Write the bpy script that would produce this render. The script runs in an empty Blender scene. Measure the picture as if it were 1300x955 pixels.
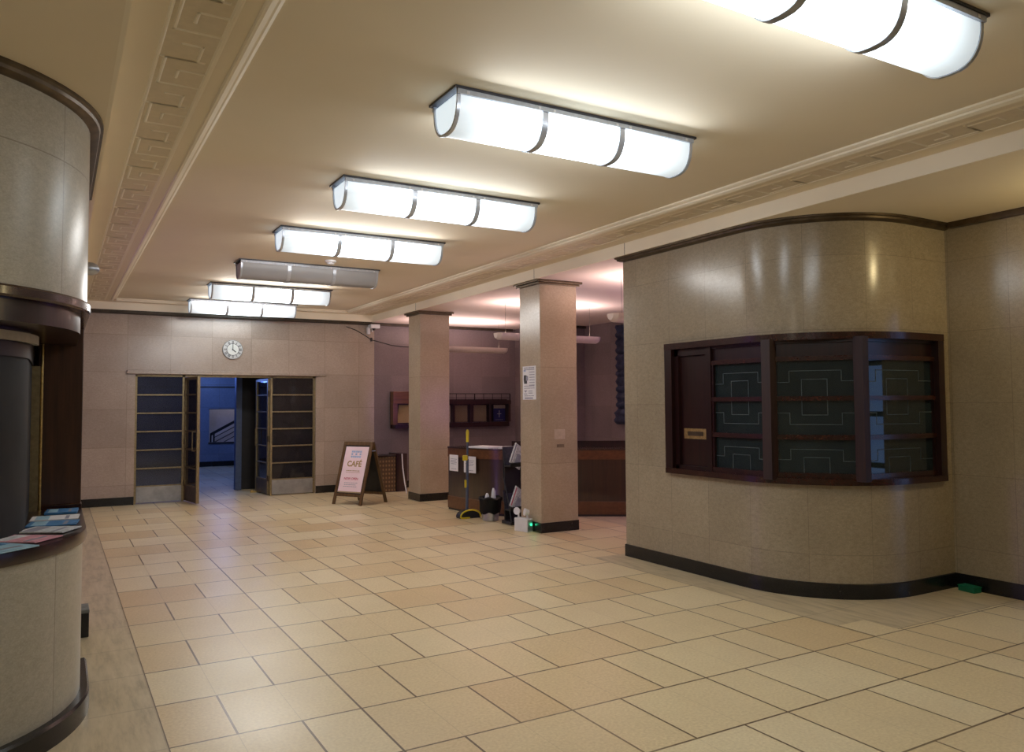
import bpy, bmesh, math, random
from mathutils import Vector, Matrix

random.seed(7)
PI = math.pi
scene = bpy.context.scene
COL = scene.collection

# ------------------------------------------------------------------ materials
def new_mat(name):
    m = bpy.data.materials.new(name)
    m.use_nodes = True
    nt = m.node_tree
    b = nt.nodes['Principled BSDF']
    return m, nt, b

def N(nt, typ, **kw):
    n = nt.nodes.new(typ)
    for k, v in kw.items():
        if k == 'op': n.operation = v
        else: setattr(n, k, v)
    return n

def link(nt, a, b): nt.links.new(a, b)

def val(nt, op, a, b=None, c=None):
    n = nt.nodes.new('ShaderNodeMath'); n.operation = op
    for i, x in enumerate((a, b, c)):
        if x is None: continue
        if isinstance(x, (int, float)): n.inputs[i].default_value = x
        else: nt.links.new(x, n.inputs[i])
    return n.outputs[0]

def mixc(nt, fac, a, b, mode='MIX'):
    n = nt.nodes.new('ShaderNodeMix'); n.data_type = 'RGBA'; n.blend_type = mode
    if isinstance(fac, (int, float)): n.inputs[0].default_value = fac
    else: nt.links.new(fac, n.inputs[0])
    for i, x in ((6, a), (7, b)):
        if isinstance(x, (tuple, list)): n.inputs[i].default_value = (x[0], x[1], x[2], 1)
        else: nt.links.new(x, n.inputs[i])
    return n.outputs[2]

def ramp(nt, fac, stops):
    n = nt.nodes.new('ShaderNodeValToRGB')
    cr = n.color_ramp
    while len(cr.elements) < len(stops): cr.elements.new(.5)
    for e, (p, c) in zip(cr.elements, stops):
        e.position = p; e.color = (c[0], c[1], c[2], 1)
    nt.links.new(fac, n.inputs[0])
    return n.outputs[0]

def noise(nt, vec, scale, detail=3, rough=.6):
    n = nt.nodes.new('ShaderNodeTexNoise')
    n.inputs['Scale'].default_value = scale
    n.inputs['Detail'].default_value = detail
    n.inputs['Roughness'].default_value = rough
    if vec is not None: nt.links.new(vec, n.inputs['Vector'])
    return n.outputs['Fac']

def geo_pos(nt): return nt.nodes.new('ShaderNodeNewGeometry').outputs['Position']

def bump(nt, b, h, strength=.2, dist=.01):
    n = nt.nodes.new('ShaderNodeBump')
    n.inputs['Strength'].default_value = strength
    n.inputs['Distance'].default_value = dist
    nt.links.new(h, n.inputs['Height'])
    nt.links.new(n.outputs['Normal'], b.inputs['Normal'])

def plain(name, col, rough=.5, metal=0.0, spec=.5, var=.12, scale=18, emit=None, estr=0, coat=0):
    """simple surface with faint procedural variation"""
    m, nt, b = new_mat(name)
    v = noise(nt, geo_pos(nt), scale, 3)
    d = [c * (1 - var) for c in col]; l = [min(1, c * (1 + var)) for c in col]
    c = ramp(nt, v, [(.3, d), (.7, l)])
    nt.links.new(c, b.inputs['Base Color'])
    b.inputs['Roughness'].default_value = rough
    b.inputs['Metallic'].default_value = metal
    b.inputs['Specular IOR Level'].default_value = spec
    b.inputs['Coat Weight'].default_value = coat
    b.inputs['Coat Roughness'].default_value = .15
    if emit:
        b.inputs['Emission Color'].default_value = (*emit, 1)
        b.inputs['Emission Strength'].default_value = estr
    return m

def stone(name, pw, rh, u0, z0, c0, c1, joint=(.16, .13, .095), rough=.3, tint=.1, jw=.006, jfade=.75, offset=0.0):
    """polished travertine-like cladding; joints from UV (metres)"""
    m, nt, b = new_mat(name)
    uv = nt.nodes.new('ShaderNodeUVMap'); uv.uv_map = 'UVMap'
    sep = nt.nodes.new('ShaderNodeSeparateXYZ'); nt.links.new(uv.outputs[0], sep.inputs[0])
    v = val(nt, 'DIVIDE', val(nt, 'SUBTRACT', sep.outputs[1], z0), rh)
    u = val(nt, 'DIVIDE', val(nt, 'SUBTRACT', sep.outputs[0], u0), pw)
    fv = val(nt, 'FLOOR', v)
    if offset:
        u = val(nt, 'ADD', u, val(nt, 'MULTIPLY', val(nt, 'MODULO', fv, 2.0), offset))
    fu = val(nt, 'FLOOR', u)
    du = val(nt, 'MULTIPLY', val(nt, 'ABSOLUTE', val(nt, 'SUBTRACT', val(nt, 'FRACT', val(nt, 'ADD', u, .5)), .5)), pw)
    dv = val(nt, 'MULTIPLY', val(nt, 'ABSOLUTE', val(nt, 'SUBTRACT', val(nt, 'FRACT', val(nt, 'ADD', v, .5)), .5)), rh)
    d = val(nt, 'MINIMUM', du, dv)
    jm = val(nt, 'LESS_THAN', d, jw * .5)
    cmb = nt.nodes.new('ShaderNodeCombineXYZ'); nt.links.new(fu, cmb.inputs[0]); nt.links.new(fv, cmb.inputs[1])
    wn = nt.nodes.new('ShaderNodeTexWhiteNoise'); wn.noise_dimensions = '2D'; nt.links.new(cmb.outputs[0], wn.inputs['Vector'])
    p = geo_pos(nt)
    mp = nt.nodes.new('ShaderNodeMapping'); mp.inputs['Scale'].default_value = (1, 1, 1.7); nt.links.new(p, mp.inputs[0])
    n1 = noise(nt, mp.outputs[0], 85, 3, .75)
    n2 = noise(nt, p, 1.7, 4, .6)
    n3 = noise(nt, mp.outputs[0], 26, 4, .7)
    base = ramp(nt, n1, [(.30, [x * .78 for x in c0]), (.5, c0), (.72, c1)])
    base = mixc(nt, .45, base, ramp(nt, n3, [(.3, [x * .80 for x in c0]), (.7, c1)]))
    base = mixc(nt, val(nt, 'MULTIPLY', val(nt, 'SUBTRACT', .62, n2), .8), base, (c0[0] * .55, c0[1] * .5, c0[2] * .42))
    t = val(nt, 'ADD', 1 - tint, val(nt, 'MULTIPLY', wn.outputs['Value'], 2 * tint))
    tc = nt.nodes.new('ShaderNodeCombineXYZ')
    for i in range(3): nt.links.new(t, tc.inputs[i])
    base = mixc(nt, 1.0, base, tc.outputs[0], 'MULTIPLY')
    base = mixc(nt, val(nt, 'MULTIPLY', jm, jfade), base, joint)
    nt.links.new(base, b.inputs['Base Color'])
    r = val(nt, 'ADD', rough - .07, val(nt, 'MULTIPLY', n1, .16))
    nt.links.new(r, b.inputs['Roughness'])
    b.inputs['Specular IOR Level'].default_value = .5
    bump(nt, b, n1, .02, .004)
    return m

def wood(name, dark, light, rough=.3, axis=2, scale=1.0, coat=.3):
    m, nt, b = new_mat(name)
    p = geo_pos(nt)
    mp = nt.nodes.new('ShaderNodeMapping')
    s = [26 * scale] * 3; s[axis] = 1.4 * scale
    mp.inputs['Scale'].default_value = s
    nt.links.new(p, mp.inputs[0])
    n1 = noise(nt, mp.outputs[0], 1, 5, .65)
    n2 = noise(nt, p, 2.3, 3)
    c = ramp(nt, n1, [(.28, dark), (.72, light)])
    c = mixc(nt, val(nt, 'MULTIPLY', n2, .5), c, dark)
    nt.links.new(c, b.inputs['Base Color'])
    b.inputs['Roughness'].default_value = rough
    b.inputs['Coat Weight'].default_value = coat
    b.inputs['Coat Roughness'].default_value = .12
    return m

def glass(name, tint, refl_rough=.04, body=.0, bodycol=(.02, .03, .035), ior=1.5):
    """tinted see-through pane: transparent + fresnel glossy + optional body colour"""
    m, nt, b = new_mat(name)
    nt.nodes.remove(b)
    out = nt.nodes['Material Output']
    tr = nt.nodes.new('ShaderNodeBsdfTransparent'); tr.inputs[0].default_value = (*tint, 1)
    gl = nt.nodes.new('ShaderNodeBsdfGlossy'); gl.inputs['Roughness'].default_value = refl_rough
    gl.inputs[0].default_value = (.9, .9, .9, 1)
    df = nt.nodes.new('ShaderNodeBsdfDiffuse')
    n = noise(nt, geo_pos(nt), 3.0, 2)
    nt.links.new(ramp(nt, n, [(.3, [x * .8 for x in bodycol]), (.7, [x * 1.2 for x in bodycol])]), df.inputs[0])
    m0 = nt.nodes.new('ShaderNodeMixShader'); m0.inputs[0].default_value = body
    nt.links.new(tr.outputs[0], m0.inputs[1]); nt.links.new(df.outputs[0], m0.inputs[2])
    lw = nt.nodes.new('ShaderNodeFresnel'); lw.inputs[0].default_value = ior
    m1 = nt.nodes.new('ShaderNodeMixShader')
    bf = nt.nodes.new('ShaderNodeNewGeometry').outputs['Backfacing']
    nt.links.new(val(nt, 'MULTIPLY', lw.outputs[0], val(nt, 'SUBTRACT', 1.0, bf)), m1.inputs[0]); nt.links.new(m0.outputs[0], m1.inputs[1]); nt.links.new(gl.outputs[0], m1.inputs[2])
    nt.links.new(m1.outputs[0], out.inputs[0])
    return m

def floor_material():
    m, nt, b = new_mat('terrazzo_floor_tiles')
    p = geo_pos(nt)
    sep = nt.nodes.new('ShaderNodeSeparateXYZ'); nt.links.new(p, sep.inputs[0])
    X, Y = sep.outputs[0], sep.outputs[1]
    MX, MY = .3127, .592
    u = val(nt, 'DIVIDE', val(nt, 'SUBTRACT', X, .485), MX)
    v = val(nt, 'DIVIDE', val(nt, 'SUBTRACT', Y, 2.875 - MY * 10), MY)
    fv = val(nt, 'FLOOR', v)
    par = val(nt, 'MODULO', fv, 2.0)
    dv = val(nt, 'MULTIPLY', val(nt, 'ABSOLUTE', val(nt, 'SUBTRACT', val(nt, 'FRACT', val(nt, 'ADD', v, .5)), .5)), MY)
    # distance to the nearest X grid line and that line's index
    near = val(nt, 'FLOOR', val(nt, 'ADD', u, .5))
    du = val(nt, 'MULTIPLY', val(nt, 'ABSOLUTE', val(nt, 'SUBTRACT', u, near)), MX)
    m3 = val(nt, 'MODULO', val(nt, 'ADD', near, 300.0), 3.0)
    cont = val(nt, 'LESS_THAN', m3, .5)                               # long continuous joints
    want = val(nt, 'ADD', 1.0, par)
    alt = val(nt, 'COMPARE', m3, want, .3)                            # staggered cross joints
    strong = val(nt, 'MAXIMUM', cont, alt)
    wx = val(nt, 'ADD', .0035, val(nt, 'MULTIPLY', strong, .008))
    jx = val(nt, 'LESS_THAN', du, val(nt, 'MULTIPLY', wx, .5))
    sx = val(nt, 'MULTIPLY', jx, val(nt, 'ADD', .25, val(nt, 'MULTIPLY', strong, .75)))
    jy = val(nt, 'MULTIPLY', val(nt, 'LESS_THAN', dv, .0062), .95)
    j = val(nt, 'MAXIMUM', sx, jy)
    # uneven darkness of the joints
    jn = noise(nt, p, 1.1, 3)
    j = val(nt, 'MINIMUM', 1.0, val(nt, 'MULTIPLY', j, val(nt, 'ADD', .5, jn)))
    # tile id : within each strip of 3 modules, split 1/2 or 2/1
    strip = val(nt, 'FLOOR', val(nt, 'DIVIDE', u, 3.0))
    fr = val(nt, 'SUBTRACT', u, val(nt, 'MULTIPLY', strip, 3.0))
    side = val(nt, 'GREATER_THAN', fr, want)
    cmb = nt.nodes.new('ShaderNodeCombineXYZ')
    nt.links.new(val(nt, 'ADD', val(nt, 'MULTIPLY', strip, 2.0), side), cmb.inputs[0]); nt.links.new(fv, cmb.inputs[1])
    wn = nt.nodes.new('ShaderNodeTexWhiteNoise'); wn.noise_dimensions = '2D'; nt.links.new(cmb.outputs[0], wn.inputs['Vector'])
    n1 = noise(nt, p, 60, 2, .6)
    n2 = noise(nt, p, .9, 4, .6)
    base = ramp(nt, wn.outputs['Value'], [(.0, (.63, .43, .21)), (.22, (.71, .56, .32)), (.7, (.77, .65, .41)), (1.0, (.84, .74, .51))])
    base = mixc(nt, .4, base, ramp(nt, n1, [(.3, (.54, .43, .25)), (.7, (.90, .78, .52))]))
    base = mixc(nt, val(nt, 'MULTIPLY', val(nt, 'SUBTRACT', n2, .35), .8), base, (.52, .40, .25))
    # border strip of greyer veined stone beside the walls
    left = val(nt, 'LESS_THAN', X, .485)
    right = val(nt, 'MULTIPLY', val(nt, 'GREATER_THAN', X, 4.85), val(nt, 'MULTIPLY', val(nt, 'GREATER_THAN', Y, 3.5), val(nt, 'LESS_THAN', Y, 6.7)))
    # in front of the round corner the border steps back
    stepc = val(nt, 'MULTIPLY', val(nt, 'GREATER_THAN', X, 4.85), val(nt, 'LESS_THAN', Y, 3.77))
    bord = val(nt, 'MAXIMUM', left, val(nt, 'SUBTRACT', right, val(nt, 'MULTIPLY', stepc, val(nt, 'LESS_THAN', X, 5.15))))
    bord = val(nt, 'MAXIMUM', bord, val(nt, 'GREATER_THAN', X, 6.45))
    bord = val(nt, 'MULTIPLY', bord, val(nt, 'LESS_THAN', val(nt, 'MULTIPLY', val(nt, 'GREATER_THAN', X, 5.2), Y), 4.6)) if False else bord
    mp = nt.nodes.new('ShaderNodeMapping'); mp.inputs['Scale'].default_value = (9, 1.3, 1); nt.links.new(p, mp.inputs[0])
    vein = noise(nt, mp.outputs[0], 1.8, 6, .7)
    bc = ramp(nt, vein, [(.28, (.36, .30, .19)), (.5, (.56, .47, .31)), (.7, (.66, .56, .39))])
    base = mixc(nt, bord, base, bc)
    j = val(nt, 'MULTIPLY', j, val(nt, 'SUBTRACT', 1.0, val(nt, 'MULTIPLY', bord, .75)))
    e1 = val(nt, 'LESS_THAN', val(nt, 'ABSOLUTE', val(nt, 'SUBTRACT', X, 4.85)), .005)
    e1 = val(nt, 'MULTIPLY', e1, val(nt, 'LESS_THAN', Y, 8.0))
    j = val(nt, 'MAXIMUM', j, val(nt, 'MULTIPLY', e1, .7))
    e2 = val(nt, 'MULTIPLY', val(nt, 'LESS_THAN', val(nt, 'ABSOLUTE', val(nt, 'SUBTRACT', Y, 3.5)), .004), val(nt, 'GREATER_THAN', X, 5.15))
    j = val(nt, 'MAXIMUM', j, val(nt, 'MULTIPLY', e2, .7))
    base = mixc(nt, j, base, (.13, .082, .042))
    nt.links.new(base, b.inputs['Base Color'])
    r = val(nt, 'ADD', .22, val(nt, 'MULTIPLY', n2, .24))
    nt.links.new(r, b.inputs['Roughness'])
    return m

STONE_A = (.47, .385, .285); STONE_B = (.60, .50, .38)
M_floor = floor_material()
M_wallfar = stone('travertine_far_wall', .652, .61, .345, .93 - .61, (.42, .34, .28), (.55, .455, .385), rough=.19, jfade=.5)
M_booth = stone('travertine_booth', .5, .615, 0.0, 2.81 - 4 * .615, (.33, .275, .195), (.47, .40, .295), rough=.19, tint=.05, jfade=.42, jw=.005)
M_boothL = stone('travertine_left_booth', .60, 5.0, .38, 2.81 - 5.0, (.40, .375, .31), (.54, .51, .43), rough=.30, tint=.03, jfade=.6)
M_column = stone('travertine_column', 50, 1.2, -7, -.35, (.44, .345, .245), (.575, .465, .345), rough=.22, tint=.03, jfade=.4)
M_recess = stone('travertine_recess_shaded', .652, .61, .345, .93 - .61, (.20, .155, .16), (.27, .215, .22), rough=.4, jfade=.5)  # darker, purpler copy of the travertine; recess shade put into its colour
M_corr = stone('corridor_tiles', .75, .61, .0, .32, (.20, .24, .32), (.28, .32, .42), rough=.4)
M_ceil = plain('cream_ceiling_paint', (.84, .75, .585), .75, var=.03, scale=.8)
M_fascia = plain('cream_fascia_paint', (.90, .82, .66), .6, var=.03, scale=1.2)
M_recceil = plain('recess_ceiling_paint', (.78, .66, .60), .75, var=.03, scale=.8)
M_bronze = plain('bronze_trim', (.115, .085, .055), .36, .75, var=.3, scale=9)
M_bronzeband = plain('dark_bronze_band', (.055, .04, .026), .5, .2, var=.3, scale=9)
M_plinth = None
def plinth_material():
    m, nt, b = new_mat('black_marble_plinth')
    p = geo_pos(nt)
    n1 = noise(nt, p, 14, 6, .75)
    c = ramp(nt, n1, [(.45, (.007, .007, .008)), (.64, (.016, .015, .016)), (.73, (.10, .095, .085))])
    nt.links.new(c, b.inputs['Base Color']); b.inputs['Roughness'].default_value = .22
    return m
M_plinth = plinth_material()
M_mahog = wood('mahogany', (.010, .0032, .003), (.036, .009, .007), .28, 2)
M_mahogH = wood('mahogany_rail', (.018, .006, .004), (.058, .016, .010), .25, 0)
M_oak = wood('stained_sign_frame', (.07, .035, .013), (.19, .105, .042), .45, 2)
M_desk = wood('walnut_desk', (.020, .009, .005), (.064, .028, .013), .32, 2, coat=1.0)
M_deskrail = wood('walnut_desk_rail', (.085, .032, .012), (.19, .075, .028), .3, 0)
M_brass = plain('aged_brass', (.50, .36, .15), .36, .9, var=.25, scale=40)
M_doorframe = plain('bronze_door_frame', (.30, .235, .13), .42, .7, var=.2, scale=30)
M_kick = plain('steel_kick_plate', (.40, .40, .40), .42, .8, var=.18, scale=6)
M_chrome = plain('dull_chrome', (.52, .55, .62), .30, .45, var=.1, scale=30)
M_darkmetal = plain('dark_fixture_metal', (.07, .07, .08), .4, .7, var=.2, scale=30)
M_white = plain('white_plastic', (.75, .75, .78), .4, var=.04)
M_paper = plain('white_paper', (.78, .77, .80), .7, var=.04, scale=8)
M_paperpink = plain('sign_poster_paper', (.90, .70, .76), .6, var=.05, scale=3)
M_ink = plain('black_ink', (.04, .04, .05), .7)
M_greyink = plain('grey_ink', (.30, .30, .38), .7)
M_blueink = plain('pale_blue_print', (.36, .46, .70), .6)
M_gold = plain('gold_print', (.38, .24, .10), .5)
M_red = plain('red_print', (.60, .14, .20), .6)
M_black = plain('black_plastic', (.012, .012, .013), .4, var=.3)
M_bag = plain('black_bin_liner', (.004, .004, .005), .5, spec=.25, var=.4, scale=60)
M_yellow = plain('yellow_plastic', (.62, .50, .02), .4, var=.06)
M_bluegrey = plain('blue_grey_tube', (.07, .09, .14), .4, var=.1)
M_steel = plain('brushed_steel', (.45, .46, .50), .35, .8)
M_shutter = plain('charcoal_shutter', (.024, .024, .026), .7, spec=.2, var=.25, scale=3)
M_tan = plain('tan_pinboard', (.40, .29, .16), .8, var=.12, scale=60)
M_bluep = plain('navy_poster', (.02, .025, .16), .5, var=.1)
M_curtain = plain('navy_curtain', (.018, .025, .06), .7, var=.4, scale=14)
M_green = plain('green_plastic', (.005, .16, .085), .4, var=.1)
M_led = plain('green_led', (.02, .6, .25), .3, emit=(.05, 1.0, .45), estr=1.6)
M_news = plain('newsprint', (.58, .60, .64), .7, var=.25, scale=45)
M_newsblue = plain('blue_leaflet', (.06, .22, .48), .5, var=.3, scale=25)
M_newscyan = plain('pale_blue_leaflet', (.34, .55, .70), .5, var=.2, scale=25)
M_newspink = plain('pink_leaflet', (.70, .34, .42), .5, var=.2, scale=25)
M_trough = plain('cream_trough_enamel', (.74, .64, .58), .45, var=.04)
M_wedge = plain('pale_wood_block', (.55, .36, .10), .6, var=.2)
M_greystone = plain('worn_grey_block', (.16, .165, .16), .6, var=.3)
M_patch = plain('paper_residue', (.52, .42, .33), .7, var=.1)
M_smudge = plain('dull_smudge', (.20, .14, .09), .7, var=.3, scale=60)
M_greyrail = plain('aged_cream_rail', (.42, .39, .33), .5)
M_pier = plain('blue_lit_pier', (.07, .10, .20), .5)  # blue corridor light put into the pier's base colour
M_keyfield = plain('shaded_plaster_field', (.73, .64, .485), .8, var=.04)  # darker ceiling cream; shade between the key ridges put into the colour
M_mullion = wood('matt_mahogany', (.012, .004, .0035), (.040, .011, .008), .55, 2, coat=0.0)
M_jamb = wood('hatch_jamb_mahogany', (.030, .012, .007), (.095, .036, .018), .35, 2)
M_ironrail = plain('black_iron', (.02, .017, .018), .45, .6)
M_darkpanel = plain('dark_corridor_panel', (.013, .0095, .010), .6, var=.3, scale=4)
M_palewall = plain('pale_stairwell_paint', (.62, .58, .60), .8, var=.05)
M_clockface = plain('clock_silver', (.50, .51, .51), .4, .3, var=.05)
M_clockin = plain('clock_face_white', (.78, .82, .80), .45, var=.03)
M_glassdoor = glass('door_glass', (.36, .39, .48), .03, .50, (.060, .070, .105))
M_glassdark = glass('sidelight_glass', (.18, .18, .20), .05, .65, (.036, .032, .036))
M_glassbooth = glass('booth_glass', (.10, .12, .13), .03, .80, (.020, .032, .036), 1.75)
M_etch = plain('etched_lines', (.055, .072, .078), .5, var=.25, scale=12)
M_streetglass = glass('street_glass', (.80, .86, .95), .03, .0)
M_mag = plain('magazine_print', (.5, .5, .54), .5, var=.5, scale=70)

def diffuser_material(lit):
    m, nt, b = new_mat('lit_opal_diffuser' if lit else 'unlit_opal_diffuser')
    n = noise(nt, geo_pos(nt), 2.0, 2)
    b.inputs['Roughness'].default_value = .35
    if lit:
        nt.links.new(ramp(nt, n, [(.3, (.78, .80, .84)), (.7, (.84, .86, .9))]), b.inputs['Base Color'])
        uv = nt.nodes.new('ShaderNodeUVMap'); uv.uv_map = 'UVMap'
        sep = nt.nodes.new('ShaderNodeSeparateXYZ'); nt.links.new(uv.outputs[0], sep.inputs[0])
        # tubes stop short of the fixture's ends, so the opal is dimmer there
        d = val(nt, 'MINIMUM', sep.outputs[0], val(nt, 'SUBTRACT', 1.66, sep.outputs[0]))
        s = nt.nodes.new('ShaderNodeMapRange'); s.interpolation_type = 'SMOOTHSTEP'
        nt.links.new(d, s.inputs[0]); s.inputs[1].default_value = -.02; s.inputs[2].default_value = .85
        s.inputs[3].default_value = .52; s.inputs[4].default_value = LAMP
        nt.links.new(s.outputs[0], b.inputs['Emission Strength'])
        b.inputs['Emission Color'].default_value = (.78, .92, 1.0, 1)
    else:
        nt.links.new(ramp(nt, n, [(.3, (.36, .36, .38)), (.7, (.40, .40, .42))]), b.inputs['Base Color'])
    return m
LAMP = 5.4
M_diff = diffuser_material(True)
M_diffoff = diffuser_material(False)

# ------------------------------------------------------------------ mesh builder
class MB:
    def __init__(s): s.v = []; s.f = []; s.mi = []; s.uv = []; s.mats = []
    def mat(s, m):
        if m not in s.mats: s.mats.append(m)
        return s.mats.index(m)
    def face(s, pts, m, uvs=None):
        i = len(s.v); s.v += [tuple(p) for p in pts]
        s.f.append(tuple(range(i, i + len(pts)))); s.mi.append(s.mat(m))
        s.uv.append(uvs or [(0, 0)] * len(pts))
    def mesh(s, pts, faces, m, uvs=None):
        i = len(s.v); s.v += [tuple(p) for p in pts]; k = s.mat(m)
        for a, f in enumerate(faces):
            s.f.append(tuple(i + j for j in f)); s.mi.append(k)
            s.uv.append([uvs[j] for j in f] if uvs else [(0, 0)] * len(f))
    def box(s, x0, x1, y0, y1, z0, z1, m):
        p = [(x, y, z) for x in (x0, x1) for y in (y0, y1) for z in (z0, z1)]
        fs = [(0, 1, 3, 2), (4, 6, 7, 5), (0, 4, 5, 1), (2, 3, 7, 6), (0, 2, 6, 4), (1, 5, 7, 3)]
        i = len(s.v); s.v += p; k = s.mat(m)
        for f in fs:
            s.f.append(tuple(i + j for j in f)); s.mi.append(k)
            q = [p[j] for j in f]
            if f in (fs[0], fs[1]): s.uv.append([(a[1], a[2]) for a in q])
            elif f in (fs[2], fs[3]): s.uv.append([(a[0], a[2]) for a in q])
            else: s.uv.append([(a[0], a[1]) for a in q])
    def obox(s, o, ux, uy, uz, m):
        """box from corner o with edge vectors"""
        o, ux, uy, uz = map(Vector, (o, ux, uy, uz))
        p = [o + a * ux + b * uy + c * uz for a in (0, 1) for b in (0, 1) for c in (0, 1)]
        s.mesh(p, [(0, 1, 3, 2), (4, 6, 7, 5), (0, 4, 5, 1), (2, 3, 7, 6), (0, 2, 6, 4), (1, 5, 7, 3)], m)
    def bar(s, a, b, w, h, m, up=(0, 0, 1)):
        """rectangular bar centred on segment a-b, w sideways, h along up"""
        a, b, up = Vector(a), Vector(b), Vector(up)
        d = (b - a).normalized(); side = d.cross(up)
        if side.length < 1e-5: side = d.cross(Vector((0, 1, 0)))
        side.normalize(); u = side.cross(d).normalized()
        s.obox(a - side * w / 2 - u * h / 2, b - a, side * w, u * h, m)
    def tube(s, pts, r, m, n=10, caps=True):
        pts = [Vector(p) for p in pts]; rings = []
        rr = r if isinstance(r, (list, tuple)) else [r] * len(pts)
        prev = None
        for i, p in enumerate(pts):
            d = (pts[min(i + 1, len(pts) - 1)] - pts[max(i - 1, 0)]).normalized()
            ref = prev if prev is not None else (Vector((0, 0, 1)) if abs(d.z) < .9 else Vector((1, 0, 0)))
            a = (ref - d * ref.dot(d)).normalized(); b = d.cross(a); prev = a
            rings.append([p + rr[i] * (math.cos(2 * PI * k / n) * a + math.sin(2 * PI * k / n) * b) for k in range(n)])
        v = [q for g in rings for q in g]; f = []
        for i in range(len(pts) - 1):
            for k in range(n):
                f.append((i * n + k, i * n + (k + 1) % n, (i + 1) * n + (k + 1) % n, (i + 1) * n + k))
        if caps:
            f.append(tuple(range(n - 1, -1, -1))); f.append(tuple((len(pts) - 1) * n + k for k in range(n)))
        s.mesh(v, f, m)
    def lathe(s, prof, m, c=(0, 0, 0), n=24, close=False):
        c = Vector(c); v = []; f = []
        for r, z in prof:
            for k in range(n):
                v.append(c + Vector((r * math.cos(2 * PI * k / n), r * math.sin(2 * PI * k / n), z)))
        L = len(prof)
        for i in range(L - 1):
            for k in range(n):
                f.append((i * n + k, i * n + (k + 1) % n, (i + 1) * n + (k + 1) % n, (i + 1) * n + k))
        if prof[0][0] > 1e-4: f.append(tuple(range(n - 1, -1, -1)))
        if prof[-1][0] > 1e-4: f.append(tuple((L - 1) * n + k for k in range(n)))
        s.mesh(v, f, m)
    def sweep(s, path, prof, m, closed=False):
        """closed profile [(out, z)] swept along plan path [(x, y)] ; out is to the right of travel"""
        P = [Vector((p[0], p[1])) for p in path]; n = len(P); k = len(prof); v = []; f = []
        off = normals(P)
        for i in range(n):
            for o, z in prof:
                q = P[i] + off[i] * o; v.append((q.x, q.y, z))
        for i in range(n - 1):
            for j in range(k):
                f.append((i * k + j, i * k + (j + 1) % k, (i + 1) * k + (j + 1) % k, (i + 1) * k + j))
        f.append(tuple(range(k - 1, -1, -1))); f.append(tuple((n - 1) * k + j for j in range(k)))
        s.mesh(v, f, m)
    def ribbon(s, path, z0, z1, m, u0=0.0, out=0.0):
        P = [Vector((p[0], p[1])) for p in path]
        off = normals(P); Q = [P[i] + off[i] * out for i in range(len(P))]
        u = u0; v = []; uv = []; f = []
        for i, q in enumerate(Q):
            if i: u += (P[i] - P[i - 1]).length
            v += [(q.x, q.y, z0), (q.x, q.y, z1)]; uv += [(u, z0), (u, z1)]
        for i in range(len(Q) - 1):
            f.append((2 * i, 2 * i + 2, 2 * i + 3, 2 * i + 1))
        s.mesh(v, f, m, uv)
    def build(s, name, parent=None, loc=None, smooth=None, bevel=0):
        me = bpy.data.meshes.new(name)
        o = Vector(loc) if loc else Vector((0, 0, 0))
        me.from_pydata([tuple(Vector(p) - o) for p in s.v], [], s.f)
        for m in s.mats: me.materials.append(m)
        me.polygons.foreach_set('material_index', s.mi)
        ul = me.uv_layers.new(name='UVMap')
        flat = [c for u in s.uv for p in u for c in p]
        ul.data.foreach_set('uv', flat)
        bm = bmesh.new(); bm.from_mesh(me)
        bmesh.ops.remove_doubles(bm, verts=bm.verts, dist=1e-5)
        bmesh.ops.recalc_face_normals(bm, faces=bm.faces)
        bm.to_mesh(me); bm.free()
        if smooth:
            me.polygons.foreach_set('use_smooth', [True] * len(me.polygons))
            me.set_sharp_from_angle(angle=math.radians(smooth))
        me.update()
        ob = bpy.data.objects.new(name, me); COL.objects.link(ob)
        ob.location = o
        if parent is not None:
            ob.parent = parent
            ob.matrix_parent_inverse = Matrix.Identity(4)
            # vertices are given in the parent's local frame
        if bevel:
            md = ob.modifiers.new('bevel', 'BEVEL'); md.width = bevel; md.segments = 2; md.limit_method = 'ANGLE'
        return ob

def normals(P):
    """mitred right-hand normals of a plan path"""
    out = []
    n = len(P)
    for i in range(n):
        d0 = (P[i] - P[i - 1]).normalized() if i else None
        d1 = (P[i + 1] - P[i]).normalized() if i < n - 1 else None
        if d0 is None: d0 = d1
        if d1 is None: d1 = d0
        n0 = Vector((d0.y, -d0.x)); n1 = Vector((d1.y, -d1.x))
        b = (n0 + n1)
        if b.length < 1e-6: b = n0.copy()
        b.normalize(); out.append(b / max(.3, b.dot(n0)))
    return out

def thing(name, label, cat, loc=(0, 0, 0), rotz=0, group=None):
    o = bpy.data.objects.new(name, None); COL.objects.link(o)
    o.empty_display_size = .1
    o.location = loc; o.rotation_euler = (0, 0, rotz); o['label'] = label; o['category'] = cat
    if group: o['group'] = group
    return o
def tag(o, label, cat, group=None):
    o['label'] = label; o['category'] = cat
    if group: o['group'] = group
    return o
def struct(o):
    o['kind'] = 'structure'; return o
def copy_tree(o, parent=None):
    c = o.copy(); COL.objects.link(c)
    if parent is not None: c.parent = parent
    for ch in list(o.children): copy_tree(ch, c)
    return c

def arc(cx, cy, r, a0, a1, n):
    return [(cx + r * math.cos(a0 + (a1 - a0) * i / n), cy + r * math.sin(a0 + (a1 - a0) * i / n)) for i in range(n + 1)]

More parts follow.
